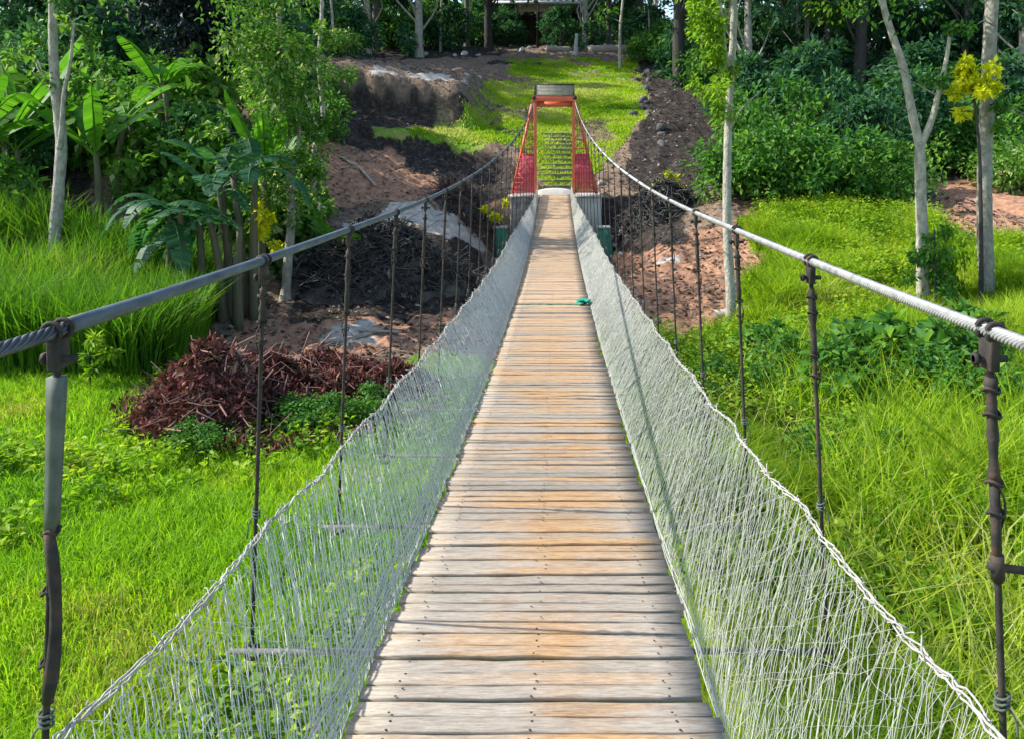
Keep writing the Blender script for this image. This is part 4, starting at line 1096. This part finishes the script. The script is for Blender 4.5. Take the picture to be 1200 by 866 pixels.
banana(-25, 20.5, 'banana plant outside the left edge of the picture', 2.4, M['banana'], 8, 2.0, .55, .4, 2, rise=(.6, 1.5), droop=(.4, 1.0))
tree_px('yellow_shrub', 'small yellowing shrub beside the banana stems above the left cable', 18.4,
        [([(296, 372), (300, 330), (300, 290)], .03, .012, 0)], [(300, 258, 18, 300, 0), (312, 250, 14, 160, 0), (306, 275, 16, 160, 0)], M['yellow_leaf'], M['bark_dark'], .13, .55, 'shrub')
tree_px('yellow_shrub', 'small yellow leaved shrub on top of the left teal footing', 26.5,
        [([(580, 300), (580, 262)], .03, .015, 0)], [(577, 252, 11, 200, 0), (586, 250, 9, 140, 0)], M['yellow_leaf'], M['bark_dark'], .15, .4, 'shrub')
tree_px('yellow_shrub', 'low yellow green shrub on the slope right of the tower under the right cable', 28.0,
        [([(785, 240), (786, 215)], .03, .012, 0)], [(787, 212, 9, 160, 0), (780, 226, 10, 160, 0), (792, 222, 8, 120, 0)], M['yellow_leaf'], M['bark_dark'], .15, .5, 'shrub')
tree_px('yellow_shrub', 'tuft of yellow green stems at the grass edge below the near left cable', 13.0,
        [([(105, 430), (105, 400)], .015, .008, 0)], [(106, 408, 16, 160, 0), (112, 424, 14, 140, 0), (95, 420, 12, 100, 0)], M['lime_leaf'], M['bark_dark'], .16, .3, 'shrub')

# ------------------------------------------------------------------ brush heaps, logs, stones
def heap(name, label, u, d, rx, ry, h, nstick, nleaf, leafm, stickm, lsize, cat, lobes=((0, 0, 1, 1),)):
    x, y, z = spot(u, d); t = thing(name, label, cat, (x, y, z)); gs = Geo(); gl = Geo(); gm = Geo()
    def top(px, py):
        px = np.asarray(px, float); py = np.asarray(py, float); b = 0
        for lx, ly, lr, lh in lobes:
            k = np.clip(1 - ((px / rx - lx) ** 2 + (py / ry - ly) ** 2) / lr ** 2 + (fbm(px + x, py + y, 1.0, 14) - .5) * 1.3, 0, 1.2)
            b = np.maximum(b, lh * k ** .9)
        return h * b * (.25 + 1.4 * fbm(px + x, py + y, .7, 12)) + T(px + x, py + y) - z
    n = 34; a = np.linspace(-1, 1, n); A, B = np.meshgrid(a * rx * 1.02, a * ry * 1.02)
    Z = top(A, B) - .12
    i = (np.arange(n - 1)[:, None] * n + np.arange(n - 1)[None, :])
    gm.add(np.stack([A, B, Z], -1).reshape(-1, 3), np.stack([i, i + 1, i + n + 1, i + n], -1).reshape(-1, 4))
    gm.build('core', M['twig'] if stickm is M['twig'] else M['dead_leaf'], t, True)
    def rnd(m):
        an = RNG.uniform(0, 6.28, m); q = RNG.random(m) ** .5
        return np.cos(an) * q * rx, np.sin(an) * q * ry
    px, py = rnd(nstick)
    pz = top(px, py)
    az = RNG.uniform(0, 6.28, nstick); L = RNG.uniform(.3, 1.3, nstick); el = RNG.normal(.1, .35, nstick)
    D = np.stack([np.cos(az), np.sin(az), el], 1) * L[:, None]
    C = np.stack([px, py, pz], 1) + RNG.normal(0, .04, (nstick, 3))
    tt = np.linspace(-.5, .5, 4)[None, :, None]
    Abow = C[:, None, :] + D[:, None, :] * tt + RNG.normal(0, .085, (nstick, 4, 3))
    strands(gs, Abow, RNG.uniform(.004, .015, nstick), 4, RNG.random(nstick))
    gs.build('sticks', stickm, t)
    if nleaf:
        px, py = rnd(nleaf); pz = top(px, py) + RNG.uniform(-.03, .08, nleaf)
        D = norm(RNG.normal(size=(nleaf, 3)) + (0, 0, .3)); Ls = lsize * RNG.uniform(.5, 1.4, nleaf)
        leaves(gl, np.stack([px, py, pz], 1), D, Ls, Ls * .4, np.clip(RNG.normal(.45, .2, nleaf) + (fbm(px + x, py + y, .6, 66) - .5) * 1.3, 0, 1))
        gl.build('leaves', leafm, t)
    return t
M['stick_brown'] = plain_mat('brown_sticks', (.12, .055, .045), (.32, .19, .15), 3, .9)
M['clod'] = plain_mat('dark_clods', (.02, .018, .018), (.07, .062, .058), 5, .95, None, .9, .05)
heap('brush_heap', 'ragged spread of dry reddish brown leaves and twigs on the grass left of the bridge', 333, 13.0, 2.6, 2.3, .74, 520, 32000, M['dead_leaf'], M['stick_brown'], .13, 'brush heap',
     ((-.30, -.52, .40, 1.3), (-.14, -.05, .42, .85), (.26, .12, .40, .6), (.58, .36, .34, .5), (-.45, .10, .28, .5), (.12, .5, .35, .45)))
heap('brush_heap', 'long dark grey heap of cut branches on the bank left of the bridge', 450, 21.0, 2.5, 1.3, 1.35, 1500, 5000, M['ash_leaf'], M['twig'], .2, 'brush heap')
heap('brush_heap', 'dry brown twig pile at the foot of the cut bank beside the tower', 548, 27.5, 1.2, .8, .9, 420, 1000, M['dead_leaf'], M['twig'], .18, 'brush heap')
heap('brush_heap', 'dark pile of cut branches on the slope right of the tower', 770, 27.6, 1.3, 1.0, .8, 420, 1200, M['shade_black_leaf'], M['twig'], .18, 'brush heap')

def log_px(u0, v0, u1, v1, d0, d1, r, label, mat, name='log'):
    a = P(u0, v0, d0); b = P(u1, v1, d1)
    a[2] = float(T(a[0], a[1])) + r * .7; b[2] = float(T(b[0], b[1])) + r * .7
    g = Geo(); m = (a + b) / 2 + RNG.normal(0, .05, 3); m[2] = max(m[2], float(T(m[0], m[1])) + r * .5)
    tube(g, smooth_path([a, m, b], 14), r * (1 + RNG.normal(0, .06, 14)), 10)
    q = a * .6 + b * .4; tube(g, np.array([q, q + (.0, -.05, .28 * min(1, r * 6))]), [r * .4, r * .2], 6)
    o = g.build(name, mat, None, True); tag(o, label, 'log')
log_px(838, 330, 905, 332, 17.2, 17.0, .10, 'pale fallen log lying behind the slender crooked tree', M['log'])
log_px(826, 366, 852, 350, 15.6, 16.2, .035, 'thin yellowish stick leaning at the foot of the slender crooked tree', M['log'], 'branch')
log_px(392, 364, 470, 362, 17.6, 17.8, .035, 'thin pale pole lying on the orange earth left of the bridge', M['log'], 'branch')
log_px(380, 385, 455, 350, 16.6, 18.4, .05, 'pale branch slanting across the orange earth beside the brush heap', M['log'], 'branch')
log_px(690, 60, 735, 56, 60, 61, .35, 'thick pale log lying at the top of the lawn right of the white stump', M['log'])
log_px(640, 56, 668, 54, 60, 61, .25, 'grey log lying at the top of the lawn left of the white stump', M['log'])
log_px(400, 188, 440, 200, 29, 27.5, .05, 'bare pale branch lying on the red dirt slope', M['log'], 'branch')
log_px(185, 190, 165, 205, 22.5, 21.8, .04, 'pale branch on the small dirt patch behind the banana leaves', M['log'], 'branch')
x, y, z = spot(674, 58); g = Geo()
tube(g, smooth_path([(x, y, z - .1), (x + .05, y, z + .7), (x + .1, y, z + 1.5)], 8), [.30, .20, .16, .15, .14, .14, .13, .12], 9)
for a in (0.4, 2.2, 4.0): tube(g, np.array([(x + .02, y, z + .15), (x + math.cos(a) * .5, y + math.sin(a) * .4, z - .05)]), [.12, .05], 6)
tag(g.build('tree_stump', M['pale_rock'], None, True), 'white bleached tree stump standing at the top edge of the lawn', 'stump')

def rock_mesh(seed):
    rng = np.random.default_rng(seed); import bmesh
    bm = bmesh.new(); bmesh.ops.create_icosphere(bm, subdivisions=2, radius=1)
    dirs = rng.normal(size=(9, 3)); dirs /= np.linalg.norm(dirs, axis=1)[:, None]; offs = rng.uniform(.40, .75, 9)
    for w in bm.verts:
        c = np.array(w.co[:])
        for dd, o in zip(dirs, offs):
            k = c @ dd - o
            if k > 0: c = c - dd * k * .85
        w.co = c * (1, .8, .62) + rng.normal(0, .02, 3)
    V = np.array([w.co[:] for w in bm.verts]); F = np.array([[w.index for w in f.verts] for f in bm.faces]); bm.free()
    return V, F
RK = []
for q in range(3):
    V, F = rock_mesh(50 + q); g = Geo(); g.add(V, F, .7)
    for m_ in ('rock', 'pale_rock'):
        pass
    RK.append((V, F))
def rocks(gname, pts, mat, what):
    pts = sorted(pts); proto = {}
    for i, (u, d, r) in enumerate(pts):
        q = i % 3
        if q not in proto:
            g = Geo(); g.add(RK[q][0], RK[q][1], .8); o = g.build('rock', mat); proto[q] = o
        else:
            o = proto[q].copy(); COL.objects.link(o)
        x, y, z = spot(u, d); o.location = (x, y, z + r * .10); o.rotation_euler = (random.uniform(-.3, .3), random.uniform(-.3, .3), random.uniform(0, 6.28)); o.scale = (r, r, r)
        tag(o, '%s, %s from left of the %s' % (what, ORD[i], gname), 'rock', gname)
rocks('stones beside the right abutment', [(716, 28.2, .22), (722, 27.4, .17), (731, 28.0, .28), (738, 27.2, .2), (728, 26.6, .16), (745, 28.4, .2), (705, 30.4, .2)], M['pale_rock'], 'pale angular stone')
rocks('rubble strip right of the lawn', [(750 + RNG.uniform(-8, 34), d_, RNG.uniform(.12, .42)) for d_ in RNG.uniform(33, 54, 28)], M['rock'], 'grey rubble stone')
rocks('stones along the hilltop left of the lawn', [(505, 54, .35), (500, 57, .28), (534, 56, .3), (545, 57, .4), (562, 57, .3), (410, 53, .3), (612, 60, .4), (620, 61, .3)], M['pale_rock'], 'small pale stone')
rocks('reddish stones by the slender tree', [(826, 29.5, .3), (838, 29.0, .55), (850, 29.4, .4), (866, 29.2, .35), (845, 30.5, .4)], M['rock'], 'weathered boulder')

# open shed deep in the wood above the tower
x, y, z = spot(632, 74)
sh = thing('open_shed', 'open timber shed with a pale tin roof among the trees above the tower', 'shed', (x, y, z))
g = Geo(); n = 60; xs = np.linspace(-4.2, 4.0, n); V = []
for yy, zz in ((-2.4, 3.75), (1.0, 5.1), (4.4, 3.9)):
    for i, q in enumerate(xs): V.append((q, yy, zz + .04 * math.sin(i * 1.6)))
i = np.arange(n - 1); F = [np.stack([i + k * n, i + 1 + k * n, i + 1 + (k + 1) * n, i + (k + 1) * n], 1) for k in range(2)]
g.add(V, F)
V2 = np.array(V) + (0, 0, -.05); g.add(V2, F)
g.build('roof', M['tin'], sh)
g = Geo(); box(g, (-4.2, -2.42, 3.42), (4.0, -2.36, 3.66)); g.build('fascia', M['tin'], sh)
for q in np.linspace(-3.9, 3.7, 5):
    for yy in (-2.2, 4.0):
        g = Geo(); tube(g, np.array([(q, yy, -.6), (q, yy, 3.7)]), .09, 7); g.build('post', M['timber'], sh)
g = Geo(); box(g, (-4.0, 4.15, -.4), (3.8, 4.22, 3.6)); g.build('back_wall', M['timber'], sh)

# ------------------------------------------------------------------ light, sky, camera
w = bpy.data.worlds.new('World'); SC.world = w; w.use_nodes = True
nt = w.node_tree; bg = nt.nodes['Background']
SUN = np.array((-.765, .06, .64)); SUN /= np.linalg.norm(SUN)
sky = nt.nodes.new('ShaderNodeTexSky'); sky.sky_type = 'NISHITA'; sky.sun_disc = False
sky.sun_elevation = math.asin(SUN[2]); sky.sun_rotation = math.atan2(SUN[0], SUN[1])
nt.links.new(sky.outputs[0], bg.inputs[0]); bg.inputs[1].default_value = .15
sd = bpy.data.lights.new('sun', 'SUN'); sd.energy = 3.7; sd.angle = R(.5); sd.color = (1, .95, .86)
so = bpy.data.objects.new('sun', sd); COL.objects.link(so)
from mathutils import Vector
so.rotation_euler = Vector(SUN).to_track_quat('Z', 'Y').to_euler(); so.location = (-20, 10, 40)
cam = bpy.data.cameras.new('camera'); co = bpy.data.objects.new('camera', cam); COL.objects.link(co)
cam.sensor_fit = 'HORIZONTAL'; cam.sensor_width = 36; cam.lens = 36 * FPX / 1200
cam.shift_x = -(UH - 600) / 1200; cam.shift_y = -(433 - VP) / 1200
cam.clip_start = .05; cam.clip_end = 600
co.location = (CX, 0, EZ); co.rotation_euler = (math.pi / 2 - PITCH, 0, 0)
SC.camera = co
SC.render.engine = 'CYCLES'
c = SC.cycles
c.max_bounces = 5; c.diffuse_bounces = 3; c.glossy_bounces = 2; c.transmission_bounces = 3; c.transparent_max_bounces = 4
c.use_denoising = True; c.caustics_reflective = False; c.caustics_refractive = False
try: c.denoiser = 'OPENIMAGEDENOISE'
except Exception: pass
vs = SC.view_settings
vs.view_transform = 'Standard'; vs.look = 'None'; vs.gamma = 1; vs.exposure = 1.15; vs.use_curve_mapping = False
